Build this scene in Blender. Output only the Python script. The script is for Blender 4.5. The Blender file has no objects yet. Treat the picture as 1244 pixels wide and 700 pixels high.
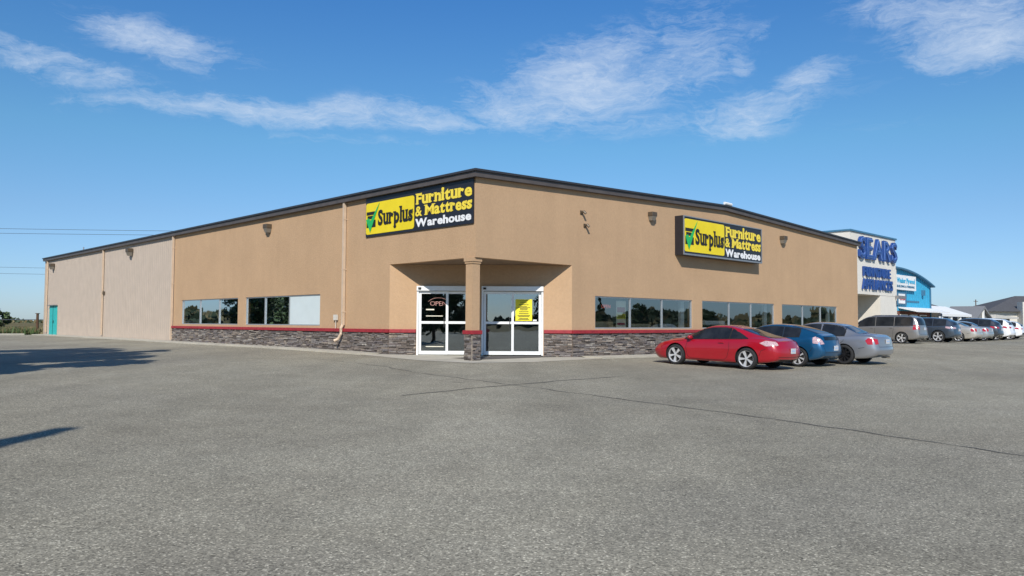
import bpy, bmesh, math, random
import numpy as np
from mathutils import Vector, Matrix
from mathutils.bvhtree import BVHTree
R = math.radians
random.seed(7)
rng = np.random.RandomState(5)
scene = bpy.context.scene
COL = scene.collection

# ------------------------------------------------------------------ frame of the store
AZ = R(44.4)                                   # the front wall runs along +b, the long wall along +a
CX, CY = -1.195, 25.425                        # corner of the store
BV = Vector((math.cos(AZ), math.sin(AZ), 0)); AV = Vector((-math.sin(AZ), math.cos(AZ), 0))
def W(b, a, z=0.0):
    return Vector((CX + b*BV.x + a*AV.x, CY + b*BV.y + a*AV.y, z))
def BA(x, y):
    dx, dy = x-CX, y-CY
    return dx*BV.x+dy*BV.y, dx*AV.x+dy*AV.y

# ------------------------------------------------------------------ terrain height (smooth lot that drains away from the store)
CP = [(-16.9,-19,-.42),(-8,-10,-.33),(0,-5,-.2),(0,0,-.12),(2.4,2.4,-.1),(0,5,-.07),(-1,12,-.02),(-1,30,0),(-1,52,0),(-12,20,-.12),(-12,50,-.02),
      (5.2,-6.8,-.3),(4.9,-4.3,-.22),(7.9,-7.2,-.28),(8.1,-4.7,-.24),(10.2,-7.8,-.24),(10.2,-5,-.22),(5.5,0,-.13),(10,0,-.2),(20,0,-.12),(30,0,-.03),(33,-2,-.04),(37,-3,.0),
      (45,-3,.0),(56,-3,.0),(75,-5,.0),(30,-20,-.15),(15,-15,-.3),(60,-40,-.1),(0,-40,-.45),(-40,-20,-.4),(-40,20,-.15),(40,8,0),(60,20,0),(100,0,0),(0,80,0),(-40,60,0)]
_P = np.array([[p[0], p[1]] for p in CP]); _Z = np.array([p[2] for p in CP])
def _phi(d): return np.sqrt(d*d + 16.0)
_d = np.linalg.norm(_P[:,None]-_P[None], axis=2)
_w = np.linalg.solve(_phi(_d)+np.eye(len(_P))*(-0.6), _Z)
def H(b, a):
    d = math.hypot(b-10, a+5)
    v = float(_phi(np.hypot(_P[:,0]-b, _P[:,1]-a)) @ _w)
    v = max(-.46, min(.06, v))
    k = min(1, max(0, (d-90)/60.0))
    return v*(1-k) - .05*k
def HW(x, y): return H(*BA(x, y))

# ------------------------------------------------------------------ materials
MAT = {}
def nt(name):
    m = bpy.data.materials.new(name); m.use_nodes = True
    n = m.node_tree; b = n.nodes['Principled BSDF']
    MAT[name] = m
    return m, n, b
def N(n, t, **kw):
    x = n.nodes.new(t)
    for k, v in kw.items():
        if k.startswith('i_'): x.inputs[k[2:].replace('_', ' ')].default_value = v
        else: setattr(x, k, v)
    return x
def ramp(n, src, stops):
    r = n.nodes.new('ShaderNodeValToRGB'); e = r.color_ramp.elements
    while len(e) < len(stops): e.new(.5)
    for i, (p, c) in enumerate(stops):
        e[i].position = p; e[i].color = (c[0], c[1], c[2], 1) if not isinstance(c, (int, float)) else (c, c, c, 1)
    n.links.new(src, r.inputs['Fac']); return r
def mat(name, col, rough=.6, metal=0., var=.08, scale=6., bump=0., bscale=60., coat=0., spec=.5, emit=None):
    m, n, b = nt(name)
    tc = N(n, 'ShaderNodeTexCoord')
    nz = N(n, 'ShaderNodeTexNoise', i_Scale=scale, i_Detail=5.); n.links.new(tc.outputs['Object'], nz.inputs['Vector'])
    c1 = [max(0, c*(1-var)) for c in col]; c2 = [min(1, c*(1+var)) for c in col]
    r = ramp(n, nz.outputs['Fac'], [(.3, c1), (.7, c2)])
    n.links.new(r.outputs['Color'], b.inputs['Base Color'])
    b.inputs['Roughness'].default_value = rough; b.inputs['Metallic'].default_value = metal
    b.inputs['Coat Weight'].default_value = coat; b.inputs['Coat Roughness'].default_value = .05
    b.inputs['Specular IOR Level'].default_value = spec
    if bump:
        n2 = N(n, 'ShaderNodeTexNoise', i_Scale=bscale, i_Detail=6.); n.links.new(tc.outputs['Object'], n2.inputs['Vector'])
        bp = N(n, 'ShaderNodeBump', i_Strength=bump, i_Distance=.02); n.links.new(n2.outputs['Fac'], bp.inputs['Height'])
        n.links.new(bp.outputs['Normal'], b.inputs['Normal'])
    if emit:
        b.inputs['Emission Color'].default_value = (*emit[0], 1); b.inputs['Emission Strength'].default_value = emit[1]
    return m

def stucco(name, col):
    m, n, b = nt(name)
    tc = N(n, 'ShaderNodeTexCoord')
    big = N(n, 'ShaderNodeTexNoise', i_Scale=.5, i_Detail=6., i_Roughness=.65); n.links.new(tc.outputs['Object'], big.inputs['Vector'])
    fine = N(n, 'ShaderNodeTexNoise', i_Scale=9., i_Detail=8., i_Roughness=.75); n.links.new(tc.outputs['Object'], fine.inputs['Vector'])
    r = ramp(n, big.outputs['Fac'], [(.3, [c*.93 for c in col]), (.7, [c*1.05 for c in col])])
    r2 = ramp(n, fine.outputs['Fac'], [(.3, .92), (.7, 1.05)])
    mx = N(n, 'ShaderNodeMix', data_type='RGBA', blend_type='MULTIPLY'); mx.inputs[0].default_value = 1
    n.links.new(r.outputs[0], mx.inputs[6]); n.links.new(r2.outputs[0], mx.inputs[7])
    # faint vertical runs of dirt
    mp = N(n, 'ShaderNodeMapping'); mp.inputs['Scale'].default_value = (1.6, 1.6, .12); n.links.new(tc.outputs['Object'], mp.inputs[0])
    st = N(n, 'ShaderNodeTexNoise', i_Scale=1.3, i_Detail=7.); n.links.new(mp.outputs[0], st.inputs['Vector'])
    r3 = ramp(n, st.outputs['Fac'], [(.35, .95), (.6, 1.02)])
    m2 = N(n, 'ShaderNodeMix', data_type='RGBA', blend_type='MULTIPLY'); m2.inputs[0].default_value = .45
    n.links.new(mx.outputs[2], m2.inputs[6]); n.links.new(r3.outputs[0], m2.inputs[7])
    n.links.new(m2.outputs[2], b.inputs['Base Color']); b.inputs['Roughness'].default_value = .9; b.inputs['Specular IOR Level'].default_value = .2
    f2 = N(n, 'ShaderNodeTexNoise', i_Scale=16., i_Detail=8., i_Roughness=.7); n.links.new(tc.outputs['Object'], f2.inputs['Vector'])
    bp = N(n, 'ShaderNodeBump', i_Strength=.5, i_Distance=.025); n.links.new(f2.outputs['Fac'], bp.inputs['Height']); n.links.new(bp.outputs[0], b.inputs['Normal'])
    return m
stucco('stucco', (.485, .322, .192))
stucco('cream_stucco', (.72, .68, .60))
mat('siding', (.46, .378, .303), .75, 0, .05, 1.5, .15, 20)
mat('fascia', (.085, .072, .066), .5, 0, .15, 3)
mat('fascia_cap', (.035, .033, .035), .4)
mat('roofing', (.12, .11, .1), .9)
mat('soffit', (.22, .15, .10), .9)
mat('red_trim', (.30, .022, .030), .55, 0, .2, 8, .1)
mat('white_frame', (.80, .81, .80), .4, 0, .03, 10)
mat('alu', (.42, .44, .45), .4, .5, .05)
mat('beige_metal', (.56, .43, .31), .5, 0, .06, 4)
mat('bronze', (.10, .075, .05), .5, .2)
mat('lens', (.20, .18, .15), .3)
mat('dark_interior', (.28, .26, .24), .9)
mat('carpet', (.10, .09, .08), .95)
mat('sofa_beige', (.52, .44, .30), .9, 0, .08, 12)
mat('sofa_brown', (.09, .05, .03), .7)
mat('linen', (.75, .76, .80), .9)
mat('white_board', (.55, .62, .62), .8, 0, .03, 2)
mat('black', (.012, .012, .014), .5)
mat('sign_black', (.018, .018, .024), .35, 0, .1, 3)
mat('sign_yellow', (.80, .62, .012), .45, 0, .05, 2)
mat('letter_black', (.016, .014, .012), .5)
mat('letter_yellow', (.85, .66, .06), .45)
mat('letter_white', (.82, .82, .82), .45)
mat('check_green', (.02, .42, .10), .45)
mat('poster_yellow', (.78, .68, .03), .7)
mat('poster_white', (.72, .68, .55), .7)
mat('poster_red', (.45, .06, .10), .7)
mat('neon', (.9, .5, .45), .4, emit=((1, .45, .38), .8))
mat('neon_red', (.7, .1, .1), .4, emit=((1, .2, .15), .35))
mat('teal_paint', (.03, .42, .40), .5, 0, .08, 5)
mat('sears_blue', (.016, .06, .24), .35, 0, .1, 4)
mat('sears_light', (.16, .28, .62), .4)
mat('blue_cap', (.05, .16, .26), .5)
mat('plywood_blue', (.045, .36, .56), .5, 0, .08, 3)
mat('brick', (.18, .07, .05), .9, 0, .3, 10)
mat('white_paint', (.78, .78, .76), .6, 0, .04, 3)
mat('off_white', (.58, .55, .49), .7, 0, .06, 3)
mat('dark_roof', (.075, .075, .08), .85, 0, .15, 3)
mat('grey_trim', (.2, .2, .2), .6)
mat('galvanized', (.35, .36, .37), .4, .6)
mat('wood_post', (.10, .055, .03), .9, 0, .3, 8)
mat('cable', (.05, .06, .08), .6)
mat('bark', (.09, .065, .045), .95, 0, .3, 6, .4, 20)
mat('leaf_dark', (.035, .055, .025), .7, 0, .35, 3)
mat('leaf_green', (.06, .10, .03), .7, 0, .3, 3)
mat('dry_leaf', (.16, .13, .06), .8, 0, .35, 4)
mat('tyre', (.018, .018, .019), .85)
mat('rim_silver', (.72, .72, .72), .3, .45)
mat('rim_black', (.02, .02, .022), .35, .3)
mat('under', (.012, .012, .012), .9)
mat('seam', (.008, .008, .008), .8)
mat('plate_white', (.55, .56, .58), .4, 0, .03, 10)
mat('plate_blue', (.35, .5, .75), .4)
mat('tail_red', (.42, .012, .016), .12, 0, .1, 20, coat=1)
mat('tail_clear', (.50, .34, .35), .1, 0, .35, 30, coat=1)
mat('grey_plastic', (.04, .042, .045), .6)
mat('chrome', (.75, .75, .77), .12, 1)
mat('tar', (.085, .08, .07), .9)
for nm, c, me in (('red', (.37, .004, .014), .1), ('blue', (.008, .085, .19), .45), ('silver', (.33, .34, .36), .6), ('van_grey', (.29, .28, .27), .55), ('slate', (.07, .09, .115), .5),
              ('champagne', (.58, .54, .47), .45), ('pale_silver', (.42, .44, .44), .5), ('graphite', (.06, .065, .075), .5), ('white', (.80, .81, .82), 0), ('dark_red', (.22, .012, .02), .3), ('light_grey', (.38, .42, .47), .4)):
    mat('paint_'+nm, c, .32, me, .03, 2, coat=1)

def glass_mat(name, tint, mirror, rough=.01, bump=.0):
    m, n, b = nt(name)
    n.nodes.remove(b); out = n.nodes['Material Output']
    gl = N(n, 'ShaderNodeBsdfGlossy'); gl.inputs['Roughness'].default_value = rough; gl.inputs['Color'].default_value = (.85, .95, 1, 1)
    tr = N(n, 'ShaderNodeBsdfTransparent'); tr.inputs['Color'].default_value = (*tint, 1)
    lw = N(n, 'ShaderNodeLayerWeight'); lw.inputs['Blend'].default_value = .35
    mr = N(n, 'ShaderNodeMapRange'); mr.inputs['To Min'].default_value = mirror; mr.inputs['To Max'].default_value = min(1, mirror+.55)
    n.links.new(lw.outputs['Fresnel'], mr.inputs['Value'])
    tc = N(n, 'ShaderNodeTexCoord'); nz = N(n, 'ShaderNodeTexNoise', i_Scale=.9, i_Detail=2.); n.links.new(tc.outputs['Object'], nz.inputs['Vector'])
    bp = N(n, 'ShaderNodeBump', i_Strength=bump, i_Distance=.03); n.links.new(nz.outputs['Fac'], bp.inputs['Height']); n.links.new(bp.outputs[0], gl.inputs['Normal'])
    mx = N(n, 'ShaderNodeMixShader'); n.links.new(mr.outputs[0], mx.inputs[0]); n.links.new(tr.outputs[0], mx.inputs[1]); n.links.new(gl.outputs[0], mx.inputs[2])
    n.links.new(mx.outputs[0], out.inputs['Surface']); return m
glass_mat('store_glass', (.74, .80, .80), .30, .01, .12)
glass_mat('door_glass', (.62, .70, .70), .27, .01, .1)
def car_glass():
    m, n, b = nt('car_glass')
    tc = N(n, 'ShaderNodeTexCoord'); nz = N(n, 'ShaderNodeTexNoise', i_Scale=2.2, i_Detail=3.); n.links.new(tc.outputs['Object'], nz.inputs['Vector'])
    r = ramp(n, nz.outputs['Fac'], [(.35, (.012, .014, .017)), (.7, (.03, .033, .037))]); n.links.new(r.outputs[0], b.inputs['Base Color'])
    b.inputs['Roughness'].default_value = .07; b.inputs['Specular IOR Level'].default_value = .45
car_glass()

def stone_mat():
    m, n, b = nt('ledgestone')
    g = N(n, 'ShaderNodeNewGeometry'); tc = N(n, 'ShaderNodeTexCoord')
    r = ramp(n, g.outputs['Random Per Island'], [(0, (.085, .07, .06)), (.25, (.16, .13, .11)), (.5, (.22, .20, .185)), (.72, (.12, .10, .10)), (.88, (.27, .22, .175)), (1, (.34, .31, .27))])
    nz = N(n, 'ShaderNodeTexNoise', i_Scale=14., i_Detail=6.); n.links.new(tc.outputs['Object'], nz.inputs['Vector'])
    r2 = ramp(n, nz.outputs['Fac'], [(.3, .65), (.7, 1.2)])
    mx = N(n, 'ShaderNodeMix', data_type='RGBA', blend_type='MULTIPLY'); mx.inputs[0].default_value = 1
    n.links.new(r.outputs[0], mx.inputs[6]); n.links.new(r2.outputs[0], mx.inputs[7]); n.links.new(mx.outputs[2], b.inputs['Base Color'])
    b.inputs['Roughness'].default_value = .9
    bp = N(n, 'ShaderNodeBump', i_Strength=.8, i_Distance=.03); n.links.new(nz.outputs['Fac'], bp.inputs['Height']); n.links.new(bp.outputs[0], b.inputs['Normal'])
stone_mat()

def asphalt_mat():
    m, n, b = nt('asphalt')
    tc = N(n, 'ShaderNodeTexCoord'); co = tc.outputs['Object']
    def noise(s, d=4., ro=.6):
        x = N(n, 'ShaderNodeTexNoise', i_Scale=s, i_Detail=d, i_Roughness=ro); n.links.new(co, x.inputs['Vector']); return x.outputs['Fac']
    def mul(a_, b_, f=1.):
        x = N(n, 'ShaderNodeMix', data_type='RGBA', blend_type='MULTIPLY'); x.inputs[0].default_value = f
        n.links.new(a_, x.inputs[6]); n.links.new(b_, x.inputs[7]); return x.outputs[2]
    big = ramp(n, noise(.16, 8., .62), [(.3, (.272, .246, .188)), (.5, (.311, .286, .219)), (.72, (.345, .317, .246))]).outputs[0]
    mid = ramp(n, noise(1.3, 7., .7), [(.3, .88), (.7, 1.1)]).outputs[0]
    # aggregate: stone chips in dark binder
    vo = N(n, 'ShaderNodeTexVoronoi', i_Scale=80.); n.links.new(co, vo.inputs['Vector'])
    sp = N(n, 'ShaderNodeSeparateColor'); n.links.new(vo.outputs['Color'], sp.inputs[0])
    chips = ramp(n, sp.outputs[0], [(0, .38), (.16, .72), (.7, 1.05), (.92, 1.35), (1, 2.3)]).outputs[0]
    vo2 = N(n, 'ShaderNodeTexVoronoi', i_Scale=28.); n.links.new(co, vo2.inputs['Vector'])
    sp2 = N(n, 'ShaderNodeSeparateColor'); n.links.new(vo2.outputs['Color'], sp2.inputs[0])
    chips2 = ramp(n, sp2.outputs[1], [(0, .84), (.15, .97), (.8, 1.0), (1, 1.1)]).outputs[0]
    # long stretched tyre-polished bands
    mp = N(n, 'ShaderNodeMapping'); mp.inputs['Rotation'].default_value = (0, 0, R(35)); mp.inputs['Scale'].default_value = (.5, .035, 1); n.links.new(co, mp.inputs[0])
    sn = N(n, 'ShaderNodeTexNoise', i_Scale=1., i_Detail=5.); n.links.new(mp.outputs[0], sn.inputs['Vector'])
    band = ramp(n, sn.outputs['Fac'], [(.35, .9), (.6, 1.06)]).outputs[0]
    c = mul(mul(mul(mul(big, mid), chips), chips2), band)
    # worn and patched areas, dark in places
    pw = N(n, 'ShaderNodeTexNoise', i_Scale=.07, i_Detail=3., i_Distortion=1.2); n.links.new(co, pw.inputs['Vector'])
    c = mul(c, ramp(n, pw.outputs['Fac'], [(.38, (.92, .92, .93)), (.47, (.98, .975, .965)), (.53, (1.0, 1.0, 1.0)), (.62, (1.05, 1.04, 1.02))]).outputs[0])
    # oil spots
    ov = N(n, 'ShaderNodeTexVoronoi', i_Scale=.35); n.links.new(co, ov.inputs['Vector'])
    oil = ramp(n, ov.outputs['Distance'], [(0, .55), (.035, .75), (.06, 1)]).outputs[0]
    c = mul(c, oil, .5)
    n.links.new(c, b.inputs['Base Color']); b.inputs['Roughness'].default_value = .92; b.inputs['Specular IOR Level'].default_value = .25
    bp = N(n, 'ShaderNodeBump', i_Strength=.55, i_Distance=.012); n.links.new(sp.outputs[0], bp.inputs['Height']); n.links.new(bp.outputs[0], b.inputs['Normal'])
asphalt_mat()
def concrete_mat(name, col):
    m, n, b = nt(name)
    tc = N(n, 'ShaderNodeTexCoord'); co = tc.outputs['Object']
    a_ = N(n, 'ShaderNodeTexNoise', i_Scale=.8, i_Detail=8., i_Roughness=.7); n.links.new(co, a_.inputs['Vector'])
    f_ = N(n, 'ShaderNodeTexNoise', i_Scale=40., i_Detail=3.); n.links.new(co, f_.inputs['Vector'])
    r = ramp(n, a_.outputs['Fac'], [(.3, [c*.75 for c in col]), (.5, col), (.7, [c*1.12 for c in col])])
    r2 = ramp(n, f_.outputs['Fac'], [(.3, .85), (.7, 1.1)])
    mx = N(n, 'ShaderNodeMix', data_type='RGBA', blend_type='MULTIPLY'); mx.inputs[0].default_value = 1
    n.links.new(r.outputs[0], mx.inputs[6]); n.links.new(r2.outputs[0], mx.inputs[7]); n.links.new(mx.outputs[2], b.inputs['Base Color'])
    b.inputs['Roughness'].default_value = .9
concrete_mat('concrete', (.46, .425, .345))
concrete_mat('kerb', (.42, .40, .34))
def field_mat():
    m, n, b = nt('field')
    tc = N(n, 'ShaderNodeTexCoord'); co = tc.outputs['Object']
    a_ = N(n, 'ShaderNodeTexNoise', i_Scale=.035, i_Detail=8., i_Roughness=.7); n.links.new(co, a_.inputs['Vector'])
    r = ramp(n, a_.outputs['Fac'], [(.3, (.09, .085, .035)), (.5, (.16, .13, .06)), (.7, (.22, .17, .085))])
    f_ = N(n, 'ShaderNodeTexNoise', i_Scale=3., i_Detail=6.); n.links.new(co, f_.inputs['Vector'])
    r2 = ramp(n, f_.outputs['Fac'], [(.3, .7), (.7, 1.2)])
    mx = N(n, 'ShaderNodeMix', data_type='RGBA', blend_type='MULTIPLY'); mx.inputs[0].default_value = 1
    n.links.new(r.outputs[0], mx.inputs[6]); n.links.new(r2.outputs[0], mx.inputs[7]); n.links.new(mx.outputs[2], b.inputs['Base Color'])
    b.inputs['Roughness'].default_value = 1; b.inputs['Specular IOR Level'].default_value = .1
field_mat()

# ------------------------------------------------------------------ mesh helpers
class MB:
    def __init__(s): s.v = []; s.f = []; s.mi = []
    def add(s, vs, fs, mi=0):
        o = len(s.v); s.v += [tuple(v) for v in vs]; s.f += [tuple(i+o for i in f) for f in fs]; s.mi += [mi]*len(fs); return s
    def box(s, x0, x1, y0, y1, z0, z1, mi=0):
        return s.add([(x0,y0,z0),(x1,y0,z0),(x1,y1,z0),(x0,y1,z0),(x0,y0,z1),(x1,y0,z1),(x1,y1,z1),(x0,y1,z1)],
                     [(0,3,2,1),(4,5,6,7),(0,1,5,4),(1,2,6,5),(2,3,7,6),(3,0,4,7)], mi)
    def prism(s, poly, y0, y1, mi=0):            # polygon in x,z extruded along y
        n = len(poly); vs = [(p[0], y0, p[1]) for p in poly]+[(p[0], y1, p[1]) for p in poly]
        fs = [tuple(range(n)), tuple(range(2*n-1, n-1, -1))]+[(i+n, (i+1) % n+n, (i+1) % n, i) for i in range(n)]
        return s.add(vs, fs, mi)
    def slab(s, poly, z0, z1, mi=0):             # polygon in x,y extruded along z
        n = len(poly); vs = [(p[0], p[1], z0) for p in poly]+[(p[0], p[1], z1) for p in poly]
        fs = [tuple(range(n-1, -1, -1)), tuple(range(n, 2*n))]+[(i, (i+1) % n, (i+1) % n+n, i+n) for i in range(n)]
        return s.add(vs, fs, mi)
    def tube(s, pts, r, k=8, mi=0, radii=None):
        pts = [Vector(p) for p in pts]; o = len(s.v)
        for i, p in enumerate(pts):
            d = (pts[min(i+1, len(pts)-1)]-pts[max(i-1, 0)]).normalized()
            u = d.cross(Vector((0, 0, 1)));
            if u.length < .05: u = d.cross(Vector((1, 0, 0)))
            u.normalize(); w = d.cross(u); rr = radii[i] if radii else r
            for j in range(k):
                t = 2*math.pi*j/k; s.v.append(tuple(p+u*math.cos(t)*rr+w*math.sin(t)*rr))
        for i in range(len(pts)-1):
            for j in range(k):
                s.f.append((o+i*k+j, o+i*k+(j+1) % k, o+(i+1)*k+(j+1) % k, o+(i+1)*k+j)); s.mi.append(mi)
        s.f.append(tuple(o+j for j in range(k-1, -1, -1))); s.f.append(tuple(o+(len(pts)-1)*k+j for j in range(k))); s.mi += [mi, mi]
        return s
    def mesh(s, name, mats, smooth=False, bevel=0):
        me = bpy.data.meshes.new(name); me.from_pydata(s.v, [], s.f)
        for m in (mats if isinstance(mats, (list, tuple)) else [mats]): me.materials.append(MAT[m])
        me.polygons.foreach_set('material_index', s.mi)
        me.update()
        if smooth:
            me.shade_smooth(); me.set_sharp_from_angle(angle=R(smooth if smooth is not True else 40))
        return me
    def build(s, name, mats, parent=None, smooth=False, bevel=0):
        o = bpy.data.objects.new(name, s.mesh(name, mats, smooth)); COL.objects.link(o)
        if parent is not None: o.parent = parent
        if bevel:
            m = o.modifiers.new('bevel', 'BEVEL'); m.width = bevel; m.segments = 2; m.limit_method = 'ANGLE'
        return o
def tag(o, label=None, cat=None, group=None, kind=None):
    for k, v in (('label', label), ('category', cat), ('group', group), ('kind', kind)):
        if v: o[k] = v
    return o
def empty(name, loc, rz, label, cat, group=None):
    o = bpy.data.objects.new(name, None); o.empty_display_size = .2; COL.objects.link(o)
    o.location = loc; o.rotation_euler = (0, 0, rz); return tag(o, label, cat, group)
def copy_tree(o, parent=None):
    c = o.copy(); COL.objects.link(c)
    if parent is not None: c.parent = parent
    for ch in list(o.children): copy_tree(ch, c)
    return c
LEFT = AZ - math.pi/2        # rotation of things on the long left wall: local x = viewer's right, local -y = outwards
FRONT = AZ

# ------------------------------------------------------------------ ground, lot, pavements
def axis(lo, hi, fine0, fine1, step):
    a = list(np.arange(fine0, fine1+.01, step)); g = step; x = fine1
    while x < hi: g *= 1.5; x += g; a.append(min(x, hi))
    g = step; x = fine0; pre = []
    while x > lo: g *= 1.5; x -= g; pre.append(max(x, lo))
    return pre[::-1]+a
# local frame b,a
def inlot(b, a, m=0): return -95+m < b < 150-m and -75+m < a < 51.6-m
def grid_sheet(name, mname, bs, as_, hf, kind='structure'):
    m = MB(); vs = []
    for b in bs:
        for a in as_: vs.append(W(b, a, hf(b, a)))
    na = len(as_); fs = []
    for i in range(len(bs)-1):
        for j in range(na-1): fs.append((i*na+j, (i+1)*na+j, (i+1)*na+j+1, i*na+j+1))
    m.add(vs, fs); o = m.build(name, mname, smooth=True); tag(o, kind=kind); return o
g = grid_sheet('ground', 'field', axis(-3000, 3000, -130, 190, 5), axis(-3000, 3000, -110, 110, 5), lambda b, a: (H(b, a)-.35) if inlot(b, a, 0) else H(b, a)-.03)
tag(g, 'dry brown and green prairie grassland stretching flat to the horizon', 'ground')
bs = list(np.arange(-95, 150.1, 1.25)); as_ = list(np.arange(-75, 52.1, 1.25)); as_[-1] = 51.7
lot = grid_sheet('parking_lot', 'asphalt', bs, as_, H)
tag(lot, 'weathered grey asphalt parking lot filling the foreground', 'parking lot')

def strip_slab(name, pts_in, pts_out, up, mname, label, cat):
    """kerbed slab between two polylines in b,a"""
    m = MB(); n = len(pts_in); vs = []
    for (b, a), (b2, a2) in zip(pts_in, pts_out):
        z1 = H(b, a)+up; z2 = H(b2, a2)+up
        vs += [W(b, a, z1), W(b2, a2, z2), W(b2, a2, z2-up-.1)]
    fs = []
    for i in range(n-1):
        o = 3*i; fs += [(o, o+1, o+4, o+3), (o+1, o+2, o+5, o+4)]
    fs += [(0, 2, 1), (3*(n-1), 3*(n-1)+1, 3*(n-1)+2)]
    m.add(vs, fs); o = m.build(name, mname); tag(o, label, cat, kind='structure'); return o
aa = list(np.arange(5.2, 51.6, .8))+[51.6]
strip_slab('sidewalk', [(-.02, a) for a in aa], [(-.95, a) for a in aa], .05, 'concrete', 'narrow pale concrete strip along the long left wall', 'sidewalk')
bb = list(np.arange(5.2, 31, .8))+[31.2]
strip_slab('sidewalk', [(b, -.02) for b in bb], [(b, -1.1) for b in bb], .05, 'concrete', 'pale concrete walk under the front windows behind the cars', 'sidewalk')
m = MB()
poly = [(-.95, 5.2), (-.02, 5.2), (-.02, 4.79), (4.79, -.02), (5.2, -.02), (5.2, -1.1), (1.2, -1.5), (-.9, -.9), (-1.4, 1.2)]
vs = [W(b, a, H(b, a)+.009) for b, a in poly]; m.add(vs, [tuple(range(len(vs)))])
tag(m.build('entrance_pad', 'concrete'), 'pale concrete pad in front of the corner doors', 'pavement', kind='structure')
# kerb at the back edge of the lot
kk = list(np.arange(-60, -2, 4))+[-1.5]
strip_slab('kerb', [(b, 51.7) for b in kk], [(b, 51.35) for b in kk], .12, 'kerb', 'low concrete kerb between lot and grass field', 'kerb')
# tar seams in the asphalt
def ribbon(name, pts, w, label, seed=1, wob=.05, sub=14):
    r = random.Random(seed); P = []
    for i in range(len(pts)-1):
        p, q = Vector(pts[i]), Vector(pts[i+1]); k = max(2, int((q-p).length*sub/4))
        d = (q-p).normalized(); nn = Vector((-d.y, d.x))
        for j in range(k):
            P.append(p.lerp(q, j/k)+nn*r.uniform(-wob, wob))
    P.append(Vector(pts[-1])); m = MB(); vs = []
    for i, p in enumerate(P):
        d = (P[min(i+1, len(P)-1)]-P[max(i-1, 0)]).normalized(); nn = Vector((-d.y, d.x)); ww = w*r.uniform(.45, 1.2)
        for s in (-1, 1):
            q = p+nn*s*ww/2; vs.append((q.x, q.y, HW(q.x, q.y)+.006))
    m.add(vs, [(2*i, 2*i+1, 2*i+3, 2*i+2) for i in range(len(P)-1)])
    return tag(m.build(name, 'tar'), label, 'crack', kind='structure')
ribbon('pavement_crack', [(-2.6, 20.4), (0, 17.3), (1.9, 15.0), (3.7, 12.7), (5.2, 10.3), (5.9, 9.0), (7.2, 7.2)], .035, 'long dark crack running from the doors to the lower right of the lot')
ribbon('pavement_crack', [(-2.1, 14.9), (-.9, 16.3), (.6, 17.9), (2.9, 20.1)], .05, 'short dark crack crossing the lot in front of the doors', 4)
ribbon('pavement_crack', [(-6.3, 25.5), (-3.6, 22.3), (-2.6, 20.4)], .03, 'faint crack in front of the left wall', 5)

# ------------------------------------------------------------------ the furniture store
store = empty('furniture_store', W(0, 0, 0), AZ, 'long tan stucco warehouse store with ledgestone base, red band and low gabled front', 'building')
LA, LB = 52.0, 31.0
ZE = 5.92; ZR = 6.45; BR = 15.5
CUT = 4.78; ZS = 3.27
def panel(mb, u0, u1, z0, z1, holes, t, fn, mi=0):
    """wall in the u,z plane with rectangular holes and thickness t; fn(u, depth, z) -> point"""
    us = sorted(set([u0, u1]+[h[0] for h in holes]+[h[1] for h in holes])); zs = sorted(set([z0, z1]+[h[2] for h in holes]+[h[3] for h in holes]))
    us = [u for u in us if u0 <= u <= u1]; zs = [z for z in zs if z0 <= z <= z1]
    def solid(i, j):
        if i < 0 or j < 0 or i >= len(us)-1 or j >= len(zs)-1: return False
        uc, zc = (us[i]+us[i+1])/2, (zs[j]+zs[j+1])/2
        return not any(h[0] < uc < h[1] and h[2] < zc < h[3] for h in holes)
    for i in range(len(us)-1):
        for j in range(len(zs)-1):
            if not solid(i, j): continue
            a, b, c, d = us[i], us[i+1], zs[j], zs[j+1]
            mb.add([fn(a,0,c), fn(b,0,c), fn(b,0,d), fn(a,0,d)], [(0,1,2,3)], mi)
            mb.add([fn(a,t,c), fn(b,t,c), fn(b,t,d), fn(a,t,d)], [(3,2,1,0)], mi)
            if not solid(i-1, j): mb.add([fn(a,0,c), fn(a,t,c), fn(a,t,d), fn(a,0,d)], [(3,2,1,0)], mi)
            if not solid(i+1, j): mb.add([fn(b,0,c), fn(b,t,c), fn(b,t,d), fn(b,0,d)], [(0,1,2,3)], mi)
            if not solid(i, j-1): mb.add([fn(a,0,c), fn(b,0,c), fn(b,t,c), fn(a,t,c)], [(3,2,1,0)], mi)
            if not solid(i, j+1): mb.add([fn(a,0,d), fn(b,0,d), fn(b,t,d), fn(a,t,d)], [(0,1,2,3)], mi)
LW = [(9.7, 16.5), (17.32, 24.2)]; LZ = (.97, 2.28)
FW = [(6.12, 12.84), (13.65, 20.42), (21.26, 28.0)]; FZ = (.92, 2.17)
T = .25
SPL = 25.35
w = MB()
panel(w, 0.0, SPL, -.6, ZE+.1, [(-1, CUT, -2, ZS)]+[(a, b, *LZ) for a, b in LW], T, lambda u, d, z: (d, u, z))
w.build('wall', 'stucco', store)
w = MB()
panel(w, T+.001, LB, -.6, ZE, [(-1, CUT, -2, ZS)]+[(a, b, *FZ) for a, b in FW], T, lambda u, d, z: (u, d, z))
w.add([(T+.001, 0, ZE), (LB, 0, ZE), (LB, 0, ZE+.05), (BR, 0, ZR), (T+.001, 0, ZE+.05), (T+.001, T, ZE), (LB, T, ZE), (LB, T, ZE+.05), (BR, T, ZR), (T+.001, T, ZE+.05)], [(0,1,2,3,4), (9,8,7,6,5)])
w.add([(0, -.001, ZE), (T+.002, -.001, ZE), (T+.002, -.001, ZS), (0, -.001, ZS)], [(3, 2, 1, 0)])
w.build('wall', 'stucco', store)
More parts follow.
